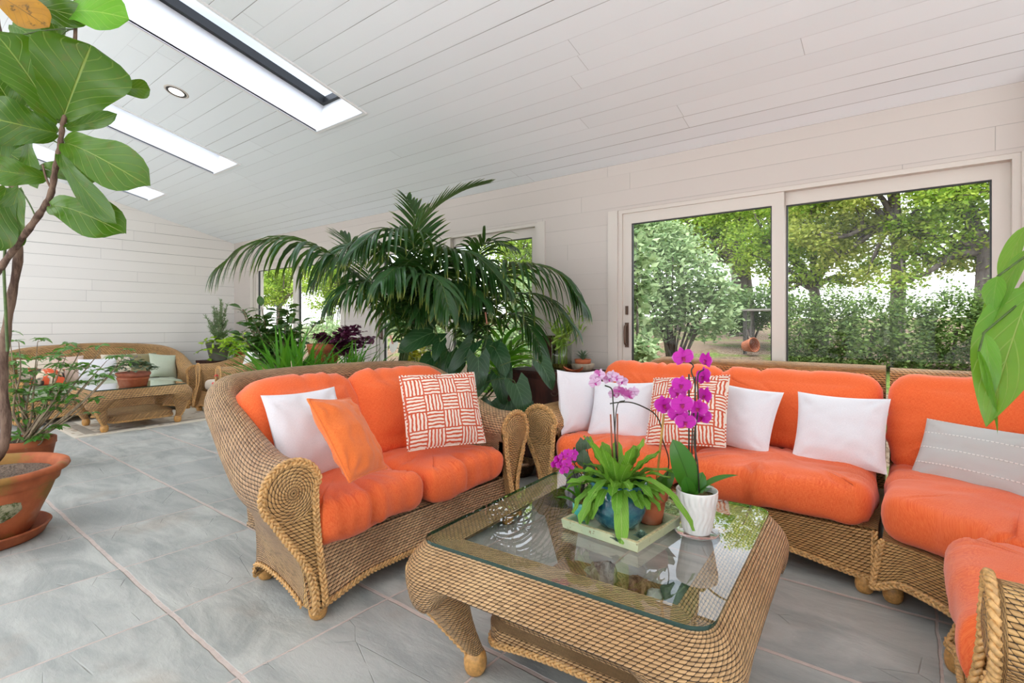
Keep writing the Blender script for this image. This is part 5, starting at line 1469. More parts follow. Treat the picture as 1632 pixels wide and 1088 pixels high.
# dark upright viewing stone with grey leaves behind the teal pot
def stone(name, label, loc, size, seed, mat, rot=0, cat='stone', group=None, amp=.35, fr=1.6, parent=None):
    b = MB(); nn, mm = 26, 18; rg = random.Random(seed); o3 = Vector((rg.random() * 20, rg.random() * 20, 0))
    G = []
    for i in range(nn):
        row = []
        for j in range(mm + 1):
            th = math.pi * (j + .02) / (mm + .04); a = 2 * math.pi * i / nn
            d = Vector((math.sin(th) * math.cos(a), math.sin(th) * math.sin(a), math.cos(th)))
            r_ = 1 + amp * noise.noise(d * fr + o3) + amp * .5 * noise.noise(d * fr * 2.7 + o3) + amp * .22 * noise.noise(d * fr * 7 + o3)
            row.append((d.x * r_ * size[0], d.y * r_ * size[1], d.z * r_ * size[2]))
        G.append(row)
    zmin = min(p[2] for r_ in G for p in r_)
    fl = zmin * .82
    G = [[(x, y, max(z, fl) - fl) for x, y, z in r_] for r_ in G]
    b.grid(G, cu=True, flip=True); o = b.build(name, mat)
    o.location = loc; o.rotation_euler = (0, 0, rot)
    if label: tag(o, label, cat, group)
    return o
stone('viewing_stone', 'tall dark grey craggy stone behind the mini orchid', (-1.0, 1.665, TZ), (.032, .03, .068), 12, M['rock'], 0, amp=.6, fr=1.9)
GP = thing('grey_leaf_plant', 'small plant with crinkled grey leaves behind the mini orchid', 'plant', (-.955, 1.735, TZ))
b = MB(); b.lathe([(.0001, 0), (.022, 0), (.026, .045), (.0001, .045)], 20); b.build('pot', M['terra'], GP)
lf, sb = MB(), MB(); b0 = Vector((-.955, 1.735, TZ + .045))
for (px, py, L_, w, ro) in ((930, 745, .075, .05, 0), (925, 722, .06, .045, 20), (905, 762, .06, .035, -20), (938, 760, .07, .05, 10), (936, 716, .05, .04, 0), (915, 738, .06, .045, 30)):
    e = at(px, py, 1.90); sb.tube([b0, e], .002, 5); leaf(lf, e, e + Vector((0, 0, L_)), tocam(e), w, 'ovate', 6, 8, .1, .15, .08, px, R(ro))
lf.build('foliage', M['violet'], GP, world=True); sb.build('stems', M['stem_dk'], GP, world=True)
# succulents in the tray
for k, (px, py, lab) in enumerate(((1022, 856, 'small grey-green succulent rosette at the front right corner of the tray'), (985, 866, 'small blue-green succulent in the tray under the blue pot'))):
    p = at(px, py, 1.62 if k == 0 else 1.60); p.z = TZ + .013
    b = MB()
    for q in range(26):
        a = q * 2.4; r_ = .003 + .016 * (q / 26) ** .7; e = Vector((math.cos(a) * r_ * 1.5, math.sin(a) * r_ * 1.5, .034 - .020 * q / 26))
        leaf(b, Vector((math.cos(a) * r_ * .3, math.sin(a) * r_ * .3, .006)), e, (math.cos(a) * -.5, math.sin(a) * -.5, 1), .014, 'round', 3, 4, .1, .3)
    o = b.build('succulent', simple('succulent green %d' % k, (120, 146, 128), .5, var=.15)); o.location = p; tag(o, lab, 'succulent')
# stones on the shelf
SHZ = .170
M['quartz'] = m_bark('pinkish crystal', (150, 120, 108), (214, 196, 180), 34, .03)
M['amber'] = m_bark('amber crystal', (120, 72, 44), (206, 160, 120), 34, .03)
M['greenr'] = m_bark('green stone', (78, 96, 90), (120, 134, 124), 20, .012)
stone('crystal_rock', 'pale pink crystal rock, leftmost on the table shelf', (-.93, 1.75, SHZ), (.062, .05, .045), 3, M['quartz'], .3, 'rock', 'rocks on the table shelf')
stone('crystal_rock', 'rusty amber crystal rock in the middle of the table shelf', (-.80, 1.765, SHZ), (.052, .045, .04), 5, M['amber'], .9, 'rock', 'rocks on the table shelf')
stone('crystal_rock', 'smooth grey-green rock, rightmost on the table shelf', (-.655, 1.80, SHZ), (.062, .05, .042), 8, M['greenr'], .1, 'rock', 'rocks on the table shelf', amp=.18)
stone('crystal_rock', 'small flat white rock beside the grey-green rock on the shelf', (-.73, 1.77, SHZ), (.030, .03, .022), 9, simple('white stone', (214, 212, 204), .5, var=.1), .1, 'rock', 'rocks on the table shelf', amp=.3)
stone('crystal_rock', 'small pebble near the left front edge of the shelf', (-.99, 1.50, SHZ), (.020, .018, .012), 4, M['quartz'], .1, 'rock', 'rocks on the table shelf', amp=.2)

# ------------------------------------------------------------------ dark wooden cabinet between the sofas
M['wood'] = m_bark('dark mahogany', (52, 24, 18), (84, 42, 30), 9, .0008)
CB = thing('cabinet', 'dark reddish-brown wooden cabinet standing in the corner between the sofas', 'cabinet', (-2.33, 3.56, 0), R(0))
b = MB(); b.box(-.33, .33, -.22, .22, .06, .76); b.build('body', M['wood'], CB, smooth=False)
b = MB(); b.box(-.36, .36, -.25, .24, .76, .775); b.box(-.35, .35, -.24, .235, .775, .785); b.build('top', M['wood'], CB, smooth=False)
for k in range(3):
    b = MB(); z0 = .10 + k * .215; b.box(-.30, .30, -.235, -.2195, z0, z0 + .195); d = b.build('drawer', M['wood'], CB, smooth=False)
    for x in (-.16, .16):
        b = MB(); b.tube([(x + .028 * math.cos(a), -.245, z0 + .10 + .022 * math.sin(a)) for a in [math.pi + math.pi * q / 10 for q in range(11)]], .004, 6); b.lathe([(.0001, 0), (.012, 0), (.008, .006), (.0001, .008)], 12, (x, -.245, z0 + .105)); b.build('handle', M['bronze'], d)
for x in (-.30, .30):
    for y in (-.19, .19):
        b = MB(); b.box(x - .03, x + .03, y - .03, y + .03, 0, .06); b.build('leg', M['wood'], CB, smooth=False)
CZ = .786
# glass vase with lucky bamboo
VS = thing('bamboo_vase', 'square glass vase of curly lucky bamboo on the cabinet', 'vase', (-2.235, 3.53, CZ))
b = MB(); s = .065; hh = .23
G = [[(p.x, p.y, z) for p in rrect(2 * q, 2 * q, 32, 12)] for q, z in ((.001, .0), (s, .0), (s, hh), (s - .004, hh), (s - .004, .008), (.001, .008))]
b.grid(G, cv=True, flip=True); b.build('glass', m_glass('vase glass', (.86, .9, .84, 1), 1.6), VS)
b = MB(); G = [[(p.x, p.y, z) for p in rrect(2 * q, 2 * q, 32, 12)] for q, z in ((.001, .009), (s - .006, .009), (s - .006, .05), (.001, .052))]
b.grid(G, cv=True, flip=True); b.build('pebbles', m_bark('amber pebbles', (120, 96, 40), (190, 160, 80), 90, .02), VS)
sb, lf = MB(), MB(); rg = random.Random(6)
for k in range(9):
    x0, y0 = rg.uniform(-.04, .04), rg.uniform(-.04, .04); h1 = rg.uniform(.30, .48); P = [Vector((x0, y0, .04)), Vector((x0, y0, h1 * .55))]
    ph = rg.uniform(0, 6); rr_ = rg.uniform(.02, .045)
    for q in range(12): P.append(Vector((x0 * 1.8 + rr_ * math.cos(ph + q * .75) + (k - 4) * .006, y0 * 1.5 + rr_ * math.sin(ph + q * .75), h1 * .55 + h1 * .45 * q / 12)))
    sb.tube(W3(P, 3), .0075, 6)
    for q in range(16):
        p = rg.choice(P[3:]) ; a = rg.uniform(0, 6.28); leaf(lf, p, p + Vector((math.cos(a) * .08, math.sin(a) * .08, rg.uniform(.0, .10))), (0, 0, 1), .018, 'lance', 2, 5, .12, .2)
sb.tube(W3([(0.03, 0, .20), (.10, -.02, .22), (.17, -.03, .30), (.18, -.03, .42), (.22, -.04, .44)], 5), .005, 6)
for q in range(14):
    p = Vector((.17 + .05 * rg.random(), -.03, .30 + .15 * rg.random())); a = rg.uniform(-1.5, 1.5); leaf(lf, p, p + Vector((math.cos(a) * .08, math.sin(a) * .05, rg.uniform(0, .05))), (0, 0, 1), .013, 'lance', 2, 5, .12, .2)
lc = m_leaf('bamboo leaf', (120, 168, 50), (164, 200, 84), (150, 180, 90), 1, 0, .4, .3, .03, 0.)
sb.build('stalks', simple('bamboo stalk', (146, 176, 70), .4, var=.2), VS); lf.build('foliage', lc, VS)
# dark wooden box behind the vase
b = MB(); b.box(-.05, .05, -.04, .04, 0, .26); b.box(-.058, .058, -.048, .048, .26, .275); b.box(-.058, .058, -.048, .048, 0, .012)
o = b.build('wooden_box', M['wood'], smooth=False); o.location = (-2.42, 3.60, CZ); tag(o, 'tall dark wooden box left of the glass bamboo vase', 'box')
# succulent in stacked bowls
SB = thing('succulent_bowl', 'spiky succulent in a clay bowl set in a ribbed stone pot on the cabinet', 'potted plant', (-2.06, 3.56, CZ))
b = MB(); b.lathe([(.0001, 0), (.055, 0), (.085, .03), (.09, .055), (.086, .062), (.07, .062), (.0001, .055)], 48, fn=lambda a, k, r_, z: r_ * (1 + .035 * math.sin(a * 14)) if 0 < k < 5 else r_); b.build('ribbed_pot', m_bark('grey ribbed stone', (120, 108, 92), (160, 146, 126), 12, .004), SB)
b = MB(); b.lathe([(.0001, .06), (.058, .06), (.062, .064), (.066, .094), (.062, .096), (.057, .090), (.0001, .088)], 40); b.build('clay_bowl', M['terra'], SB)
lf = MB()
for k in range(22):
    a = k * 2.4; el = .25 + .9 * (1 - k / 22); L_ = .095
    leaf(lf, Vector((0, 0, .088)), Vector((math.cos(a) * L_ * math.cos(el), math.sin(a) * L_ * math.cos(el), .088 + L_ * math.sin(el))), (0, 0, 1), .018, 'lance', 3, 6, .10, .45)
lf.build('foliage', m_leaf('spiky grey leaf', (62, 84, 66), (100, 122, 100), (160, 170, 150), 1, 0, .45, .1, .03, 0.), SB)
# terracotta dish at the front right of the cabinet
DS = thing('clay_bird_dish', 'little terracotta dish with raised ends at the right front of the cabinet', 'dish', (-2.03, 3.36, CZ), R(20))
b = MB(); G = [[((x / 8) * .075, y / 4 * .035 * (1 - (x / 8) ** 4 * .7), .012 + .03 * abs(x / 8) ** 2.2 + .012 * (y / 4) ** 2) for y in range(-4, 5)] for x in range(-8, 9)]
b.grid(G); b.grid([[(p[0], p[1], max(0, p[2] - .011)) for p in r_] for r_ in G], flip=True); b.build('dish', M['terra'], DS)

# basket of stones on the floor
BK = thing('basket', 'round brown wicker basket of stones on the floor between the sofas', 'basket', (-2.40, 3.16, 0))
b = MB(); b.lathe([(.0001, .004), (.10, .004), (.112, .02), (.135, .085), (.140, .095), (.134, .10), (.126, .09), (.104, .03), (.0001, .02)], 44); b.build('body', m_wicker('dark basket weave', (122, 82, 48), (92, 60, 36), .018, .011), BK)
b = MB(); braid(b, [(.137 * math.cos(a), .137 * math.sin(a), .096) for a in [2 * math.pi * k / 40 for k in range(41)]], .008, nrm=lambda p, t: Vector((0, 0, 1))); b.build('rim', simple('dark braid', (110, 74, 44), .5, var=.2), BK)
rg = random.Random(8)
cols = [((214, 190, 176), 'pale pink'), ((190, 120, 100), 'brick pink'), ((232, 226, 220), 'white'), ((188, 150, 118), 'tan'), ((226, 206, 170), 'cream'),
        ((150, 120, 104), 'brown'), ((206, 196, 196), 'grey white'), ((214, 160, 140), 'salmon'), ((170, 150, 140), 'grey brown')]
for k, (c_, nm) in enumerate(cols):
    a = k * 2.4; r_ = .03 + .055 * (k / 9) ** .5 if k else 0
    o = stone('pebble', None, (-2.40 + r_ * math.cos(a), 3.16 + r_ * math.sin(a), .021 + .016 * (k % 2)), (.034, .028, .024), 30 + k, simple('pebble %d' % k, c_, .6, var=.12, sc=40), a, amp=.15)
    tag(o, 'smooth %s stone lying in the round basket on the floor' % nm, 'stone', 'stones in the floor basket')
# trailing green plant in front of the cabinet
bush('jade_plant', 'small trailing green plant in front of the dark cabinet beside the basket', 'potted plant', (-2.20, 3.22, 0), potprof(.07, .05, .12, .01, .02), M['terra'],
     (-.0, 0, .26, .10, .08, .15), m_leaf('fresh small leaf', (86, 150, 52), (124, 184, 80), (150, 200, 110), 3, 1., .35, .3, .02, .2), 150, .036, .7, 14, M['stem'], seed=21, srad=.003)
# ------------------------------------------------------------------ far seating group by the left wall
M['wick_far'] = m_wicker('tan wicker', (214, 168, 112), (188, 142, 92), .030, .020)
b = MB(); rgx = (-8.3, -6.67, 1.39, 3.45)
b.box(rgx[0], rgx[1], rgx[2], rgx[3], .0, .009)
t = NT('woven rug'); o = t.obj(); s_ = t.n('ShaderNodeSeparateXYZ'); t.put(s_.inputs[0], o)
v = t.vor(o, 9., 'F1'); n_ = t.noise(o, 14, 4); k = t.rng(t.math('ADD', v, t.math('MULTIPLY', n_, .5)), .45, .60)
bx = t.math('MINIMUM', t.math('SUBTRACT', -6.67, s_.outputs[0]), t.math('MINIMUM', t.math('SUBTRACT', s_.outputs[1], 1.39), t.math('SUBTRACT', 3.45, s_.outputs[1])))
edge = t.math('MULTIPLY', t.rng(bx, .10, .11, 0., 1.), t.rng(bx, .20, .21, 1., 0.))
c = t.mix(k, lin(176, 158, 138), lin(214, 204, 188)); c = t.mix(t.math('MULTIPLY', edge, .6), c, lin(120, 112, 104)); c = t.mix(t.rng(bx, .02, .03, 1., 0.), c, lin(222, 212, 196))
tag(b.build('rug', t.done(t.bsdf(c, .95, t.bump(n_, .004), spec=.1)), smooth=False), 'pale patterned rug under the far wicker coffee table', 'rug')

FS = thing('far_sofa', 'long wicker sofa with arched back against the left wall', 'sofa', (-8.18, 1.98, 0), R(90))
tb = Tub(.92, .38, .42, rc=.36, ha=.58, hb=.83, ra=.11, rb=.06, zs=.28, lean=.20, inset=.06, s0=.1, s1=.9, crown=.07)
tb.build(FS, M['wick_far'], M['wick_far'], detail=1, braidr=.011)
set_cushion(FS, 'seat_cushion', M['sage'], rpoly([(-.80, -.36), (.80, -.36), (.80, .30), (-.80, .30)], .09), .13, (0, -.05, .28), er=.055, crown=.02, seed=61, wr=.006)
def fsp(lab, mat, x, w, h, rz, tl, sd, y=.10, ro=0):
    # x along the sofa -> world y
    put_pillow('throw_pillow', lab, 'pillow', mat, w, h, .14, (-8.18 - y, 1.98 + x, .42 + h * .45), R(90 + rz), R(tl), R(ro), 'pillows on the far sofa', seed=sd, n=14)
t = NT('red leaf print'); n_ = t.noise(t.uv()[2], 9, 3); M['floral'] = t.done(t.bsdf(t.mix(t.rng(n_, .47, .50), lin(226, 96, 56), t.mix(t.rng(t.noise(t.uv()[2], 5, 3), .45, .55), lin(236, 214, 190), lin(60, 50, 44))), .85))
M['mint'] = m_fabric('mint satin', (200, 208, 188), (172, 180, 160), 1., .45)
fsp('glossy sage green pillow at the right end of the far sofa', M['mint'], .68, .36, .34, 12, -20, 71, .02, 8)
fsp('dark olive pillow next to the sage one on the far sofa', M['olive'], .47, .34, .36, 0, -18, 72)
fsp('cream pillow behind the violet bowl on the far sofa', M['cream'], .22, .40, .36, 0, -18, 73, .14)
fsp('white pillow in the middle of the far sofa', M['white'], -.04, .42, .32, 0, -22, 74, .04)
fsp('pale pink pillow on the far sofa left of the white one', M['pink'], -.34, .36, .36, 0, -18, 75)
fsp('beige pillow at the left part of the far sofa', M['cream'], -.62, .34, .34, -8, -18, 76)
fsp('orange and cream leaf-print pillow low at the left end of the far sofa', M['floral'], -.56, .34, .26, 10, -45, 77, -.16, 10)

FT = coffee_table('far_coffee_table', 'wicker coffee table with glass top and terracotta bowl on the rug', (-7.08, 1.99, .009), R(2), .32, .44, .45, M['wick_far'], glassr=.05, footin=(.02, .09), braids=True)

# terracotta bowl of african violets
VB = thing('violet_bowl', 'african violets in a wide terracotta bowl on the far coffee table', 'potted plant', (-6.92, 1.95, .46))
lathe_pot(VB, 'pot', [(.0001, 0), (.125, 0), (.13, .006), (.145, .075), (.15, .08), (.152, .10), (.145, .10)], M['terra'], 0, 0)
b = MB(); b.lathe([(.0001, .02), (.105, .02), (.11, .07), (.155, .115), (.165, .125), (.165, .15), (.155, .155), (.14, .145), (.0001, .14)], 40); b.build('inner_pot', m_terra('rosy terracotta', (176, 108, 88)), VB)
lf, fb = MB(), MB(); rg = random.Random(4)
for k in range(120):
    a = rg.uniform(0, 6.28); r_ = rg.uniform(.05, .22); z = .17 + .12 * (1 - (r_ / .22) ** 2) * rg.uniform(.5, 1.1)
    p = Vector((r_ * math.cos(a), r_ * math.sin(a), z)); d = Vector((math.cos(a), math.sin(a), rg.uniform(-.2, .35)))
    leaf(lf, p - d * .02, p + d * .05, (rg.uniform(-.3, .3), rg.uniform(-.3, .3), 1), .05, 'round', 3, 4, .1, .25)
for k in range(14):
    p = Vector((rg.uniform(-.08, .1), rg.uniform(-.08, .08), .31 + rg.uniform(0, .04)))
    for q in range(5): a = q * 1.257; leaf(fb, p, p + Vector((.016 * math.cos(a), .016 * math.sin(a), .004)), (0, 0, 1), .014, 'round', 2, 2)
lf.build('foliage', M['violet'], VB); o_ = fb.build('flowers', simple('violet petal', (84, 48, 150), .5), VB); o_['kind'] = 'stuff'

# armchair in the corner, facing the far table and the camera side
AC = thing('wicker_armchair', 'wicker armchair with white cushion in the far corner', 'armchair', (-7.13, 3.20, 0), R(-4))
tb = Tub(.37, .36, .34, rc=.24, ha=.62, hb=.74, ra=.09, rb=.06, zs=.27, lean=.12, inset=.05, s0=.2, s1=.8)
tb.build(AC, M['wick_far'], M['wick_far'], detail=1, braidr=.010)
set_cushion(AC, 'seat_cushion', M['cream'], rpoly([(-.29, -.34), (.29, -.34), (.29, .22), (-.29, .22)], .07), .14, (0, 0, .27), er=.055, crown=.02, seed=81, wr=.005)
t = NT('white print'); n_ = t.noise(t.uv()[2], 6, 2); M['whitep'] = t.done(t.bsdf(t.mix(t.rng(n_, .66, .69), lin(240, 238, 236), lin(206, 80, 60)), .85))
put_pillow('throw_pillow', 'white pillow with a small red motif on the corner armchair', 'pillow', M['whitep'], .42, .38, .13, (-6.97, 3.30, .60), R(10), R(-22), 0, seed=83, n=14)

# low dark side table with rosemary and sweet potato vine in the corner
ST = thing('side_table', 'low dark wooden side table in the far corner behind the armchair', 'table', (-8.34, 3.45, 0))
b = MB(); b.box(-.24, .24, -.24, .24, .56, .60); b.build('table_top', M['wood'], ST, smooth=False)
for x in (-.20, .20):
    for y in (-.20, .20):
        b = MB(); b.box(x - .02, x + .02, y - .02, y + .02, 0, .56); b.build('leg', M['wood'], ST, smooth=False)
greyp = simple('grey plastic pot', (120, 120, 112), .6)
RO = bush('rosemary', 'rosemary bush in a tapered grey pot on the corner side table', 'potted plant', (-8.30, 3.42, .60), potprof(.17, .11, .27, .012, .03), greyp,
          (0, 0, .60, .20, .20, .34), M['herb'], 2600, .05, .2, 34, M['bark2'], 'lance', seed=31, srad=.004, flat=0., droop=-.6)
SW = thing('sweet_potato_vine', 'lime green sweet potato vine spilling around the grey rosemary pot', 'potted plant', (-8.20, 3.68, .60))
lathe_pot(SW, 'pot', potprof(.07, .05, .12, .01, .02), M['terra'], .055, .10)
sb, lf = MB(), MB(); rg = random.Random(9); b0 = Vector((-8.20, 3.68, .70))
for k in range(22):
    px, py = rg.uniform(312, 404), rg.uniform(532, 572); e = at(px, py, rg.uniform(7.1, 7.9)); P = bez([b0, b0 + Vector((0, 0, .15)), e + Vector((0, 0, .1)), e], 8); sb.tube(P, .004, 5)
    for q in range(13):
        p = P[rg.randrange(3, 9)] + Vector((rg.uniform(-.04, .04), rg.uniform(-.04, .04), rg.uniform(-.04, .04))); d = Vector((rg.gauss(0, 1), rg.gauss(0, 1), rg.uniform(-.6, .3))).normalized()
        leaf(lf, p, p + d * .075, (rg.uniform(-.4, .4), -.6, 1), .07, 'heart', 3, 4, .1, .2, lobe=.2)
sb.build('stems', M['stem'], SW, world=True); lf.build('foliage', M['lime'], SW, world=True)

# umbrella-leaved shrub with bare grey branches behind the fig pot
SH = thing('schefflera', 'spreading shrub with bare branches and leaf clusters behind the fig pot', 'potted plant', (-5.45, .83, 0))
lathe_pot(SH, 'pot', potprof(.19, .14, .27, .02, .05), M['terra'], .17, .24)
sb, lf = MB(), MB(); rg = random.Random(14); b0 = Vector((-5.45, .83, .24))
tips = [((185,587),3.9),((160,560),4.0),((130,555),4.1),((105,568),4.0),((60,575),4.1),((30,545),3.9),((15,530),4.1),((150,600),4.0),((120,590),4.1),((90,600),4.0),((55,610),4.2),((20,600),4.0),((140,640),4.0),
        ((170,575),4.1),((75,640),4.1),((45,660),4.1),((30,690),4.0),((100,560),4.3),((10,570),4.2),((25,640),4.1),((60,545),4.3),((200,566),3.95),((95,620),3.9),((5,620),4.2),((70,695),3.9)]
for k, ((px, py), t_) in enumerate(tips):
    e = at(px, py, t_); j = b0 + (e - b0) * .4 + Vector((0, 0, -.06)) + Vector((rg.uniform(-.06, .06), rg.uniform(-.06, .06), 0))
    P = spl([b0 + Vector((rg.uniform(-.03, .03), rg.uniform(-.03, .03), -.01)), j, b0 + (e - b0) * .75 + Vector((0, 0, -.03 + rg.uniform(-.03, .03))), e], 5)
    sb.tube(P, lambda q: .011 - .0085 * q / 15, 6)
    for c_ in range(5):
        i = rg.randrange(7, 16) if c_ else 15; p = P[min(i, len(P) - 1)]
        tw = Vector((rg.gauss(0, .05), rg.gauss(0, .05), rg.uniform(.0, .06))); sb.tube([p, p + tw], .002, 5); p = p + tw
        a0 = rg.uniform(0, 6.28)
        for q in range(6):
            a = a0 + q * 1.05; l = rg.uniform(.055, .095); d = Vector((math.cos(a), math.sin(a), rg.uniform(-.45, .1)))
            leaf(lf, p, p + d * l, (rg.gauss(0, .2), rg.gauss(0, .2), 1), l * .42, 'ovate', 2, 4, .12, .2)
sb.build('stems', M['bark2'], SH, world=True); lf.build('foliage', M['scheff'], SH, world=True)

# ------------------------------------------------------------------ outside
def mound(x, y): 
    d = y - 4.3
    return (-.05 + .150 * max(0, d) if d < 5.2 else -.05 + .150 * 5.2 + .035 * (d - 5.2)) + .05 * noise.noise(Vector((x * .7, y * .7, 0)))
t = NT('mulch and grass'); o = t.obj(); n1 = t.noise(o, 26, 6, .7); n2 = t.noise(o, .8, 3)
c = t.mix(t.rng(n1, .35, .65), lin(104, 82, 66), lin(166, 144, 124)); g_ = t.mix(t.rng(n1, .35, .65), lin(84, 110, 50), lin(140, 160, 84))
grd = t.done(t.bsdf(t.mix(t.rng(n2, .50, .62), c, g_), .95, t.bump(n1, .05), spec=.1))
b = MB(); xs_ = [-26 + k * 1.0 for k in range(47)]; ys_ = [4.02 + .45 * k for k in range(11)] + [9 + 1.2 * k for k in range(1, 17)]
b.grid([[(x, y, mound(x, y)) for y in ys_] for x in xs_])
go = b.build('ground', grd); go['kind'] = 'structure'

def leafcloud(centers, n, size, seed, aspect=.55, flat=.5, shell=.55):
    """many small folded leaf blades scattered through ellipsoids; centers = [(x,y,z,rx,ry,rz)]"""
    r_ = np.random.default_rng(seed); vol = np.array([c[3] * c[4] * c[5] for c in centers]) ** .7; idx = r_.choice(len(centers), n, p=vol / vol.sum())
    Cc = np.array(centers)[idx]; d = r_.normal(size=(n, 3)); d /= np.linalg.norm(d, axis=1)[:, None]
    rad = (shell + (1 - shell) * r_.random(n))[:, None] * (.8 + .35 * r_.random(n))[:, None]
    P = Cc[:, :3] + d * rad * Cc[:, 3:6]
    ax = r_.normal(size=(n, 3)); ax[:, 2] *= .5; ax /= np.linalg.norm(ax, axis=1)[:, None]
    nn = r_.normal(size=(n, 3)) * .6 + np.array([0, 0, 1.]) + d * .5; nn -= ax * (nn * ax).sum(1)[:, None]; nn /= np.linalg.norm(nn, axis=1)[:, None]
    sd = np.cross(ax, nn); L = size * (.6 + .8 * r_.random(n))[:, None]; w = L * aspect / 2
    v = np.stack([P, P + ax * L * .45 + sd * w - nn * L * .06, P + ax * L, P + ax * L * .45 - sd * w - nn * L * .06], 1)
    return v
def cloud_obj(name, v, mat, parent=None, world=True):
    n = len(v); V = v.reshape(-1, 3).copy()
    if parent is not None and world: V -= np.array(parent.location)
    me = bpy.data.meshes.new(name); me.vertices.add(4 * n); me.vertices.foreach_set('co', V.astype(np.float32).ravel())
    f = np.arange(4 * n, dtype=np.int32).reshape(n, 4); f = np.concatenate([f[:, [0, 1, 2]], f[:, [0, 2, 3]]], 1).reshape(-1)
    me.loops.add(6 * n); me.loops.foreach_set('vertex_index', f)
    me.polygons.add(2 * n); me.polygons.foreach_set('loop_start', np.arange(0, 6 * n, 3, dtype=np.int32)); me.polygons.foreach_set('loop_total', np.full(2 * n, 3, dtype=np.int32))
    ul = me.uv_layers.new(name='UVMap'); u = np.tile(np.array([[.5, 0], [1, .45], [.5, 1], [.5, 0], [.5, 1], [0, .45]], dtype=np.float32), (n, 1)); ul.data.foreach_set('uv', u.ravel())
    me.materials.append(mat); me.update(); me.validate()
    o = bpy.data.objects.new(name, me); C.objects.link(o)
    if parent is not None: o.parent = parent
    return o
def m_out(name, a, b_, tr=.35):
    t = NT(name); g = t.n('ShaderNodeNewGeometry'); r_ = g.outputs['Random Per Island']
    col = t.mix(r_, lin(*a), lin(*b_)); s1 = t.bsdf(col, .55, spec=.3); q = t.n('ShaderNodeBsdfTranslucent'); t.put(q.inputs[0], col)
    mx = t.n('ShaderNodeMixShader'); mx.inputs[0].default_value = tr; t.t.links.new(s1, mx.inputs[1]); t.t.links.new(q.outputs[0], mx.inputs[2]); return t.done(mx.outputs[0])
M['o_hedge'] = m_out('hedge leaves', (54, 84, 36), (136, 162, 84)); M['o_tree'] = m_out('tree leaves', (112, 152, 44), (190, 208, 90), .5); M['o_tree2'] = m_out('tree leaves warm', (128, 148, 52), (200, 202, 104), .5)
M['o_shrub'] = m_out('veiled shrub leaves', (104, 136, 84), (186, 204, 152)); M['o_dark'] = m_out('dark bush leaves', (62, 92, 46), (116, 144, 78))  # shrub paleness stands in for the reflection veil on the door glass
M['o_bark'] = m_bark('grey outdoor bark', (70, 60, 56), (116, 104, 98), 8, .03)

# clipped hedge
HG = thing('hedge', 'long clipped green hedge outside the right window', 'hedge', (1.6, 8.3, mound(1.6, 8.3)))
hc = [(-1.30 + .42 * k, 8.3 + .12 * math.sin(k * 2.1), 1.06 + .05 * math.sin(k * 1.7), .34, .46, .60) for k in range(16)]
cloud_obj('foliage', leafcloud(hc, 70000, .048, 1, shell=.60), M['o_hedge'], HG)
sb = MB()
for k, c_ in enumerate(hc[::2]): sb.tube([(c_[0], c_[1], mound(c_[0], c_[1])), (c_[0] + .05, c_[1], 1.1)], .02, 5)
sb.build('stems', M['o_bark'], HG, world=True)
b = MB()
for k, c_ in enumerate(hc[:-1]): pass
def tree(name, label, px, Y, tz, r, tips, leafn, size, mat, seed, z0=None):
    """trunk at image column px and depth Y; tips = (dx, dy, z, crown radius)"""
    rr = ray(px, 514); q = Y / rr.y; x, y = rr.x * q, Y; zb = mound(x, y) - .05 if z0 is None else z0
    T = thing(name, label, 'tree', (x, y, zb), 0, 'trees beyond the window wall'); rg = random.Random(seed); sb = MB(); cc = []
    fork = Vector((x + rg.uniform(-.1, .1), y, tz)); sb.tube([(x, y, zb), (x + .03, y, (zb + tz) / 2), tuple(fork)], lambda k: r * (1.15, 1, .85)[k], 9)
    for dx, dy, z, cr in tips:
        e = Vector((x + dx, y + dy, z)); m = fork.lerp(e, .5) + Vector((dx * .15, 0, -.12 * abs(dx) + rg.uniform(-.1, .1)))
        P = spl([fork - Vector((0, 0, .15)), fork.lerp(m, .5) + Vector((0, 0, .05)), m, e], 4); sb.tube(P, lambda k: r * (.55 - .036 * k), 7)
        for s_ in range(4):
            p = P[rg.randrange(5, 12)]; e2 = p + Vector((rg.gauss(0, .6), rg.gauss(0, .4), rg.uniform(-.2, .8))) * cr * 1.1
            sb.tube([p, p.lerp(e2, .5) + Vector((0, 0, .06)), e2], lambda k: r * (.18, .12, .05)[k], 5); cc.append((e2.x, e2.y, e2.z, cr * .62, cr * .62, cr * .42))
        cc.append((e.x, e.y, e.z, cr, cr * .9, cr * .6))
    sb.build('trunk', M['o_bark'], T, world=True); cloud_obj('foliage', leafcloud(cc, leafn, size, seed, .6, shell=.35), M[mat], T)
    return T
def tips(rg, n, w, z0, z1, r0=.45, r1=.8): return [(rg.uniform(-w, w), rg.uniform(-.6, .8), rg.uniform(z0, z1), rg.uniform(r0, r1)) for _ in range(n)]
tr_ = random.Random(77)
tree('garden_tree', 'tree with the thickest grey trunk, seen above the bushes left of the mullion', 1182, 13.0, 2.75, .24,
     [(-1.6, .2, 2.9, .7), (-1.9, .2, 3.7, .9), (1.0, -.2, 2.75, .6), (1.7, -.1, 3.1, .8)] + tips(tr_, 9, 2.2, 3.6, 5.8, .6, 1.0), 26000, .085, 'o_tree', 3)
tree('garden_tree', 'spreading tree just right of the door mullion with low crossing branches', 1300, 12.2, 2.0, .11,
     [(-1.1, .2, 2.4, .5), (1.1, .2, 2.35, .5), (.3, -.1, 2.7, .5), (-.5, 0, 3.0, .6), (-.6, -.5, 1.95, .35), (.7, -.6, 1.9, .35), (0, -.6, 2.2, .4)] + tips(tr_, 9, 1.6, 2.9, 4.9, .5, .85), 24000, .075, 'o_tree', 4)
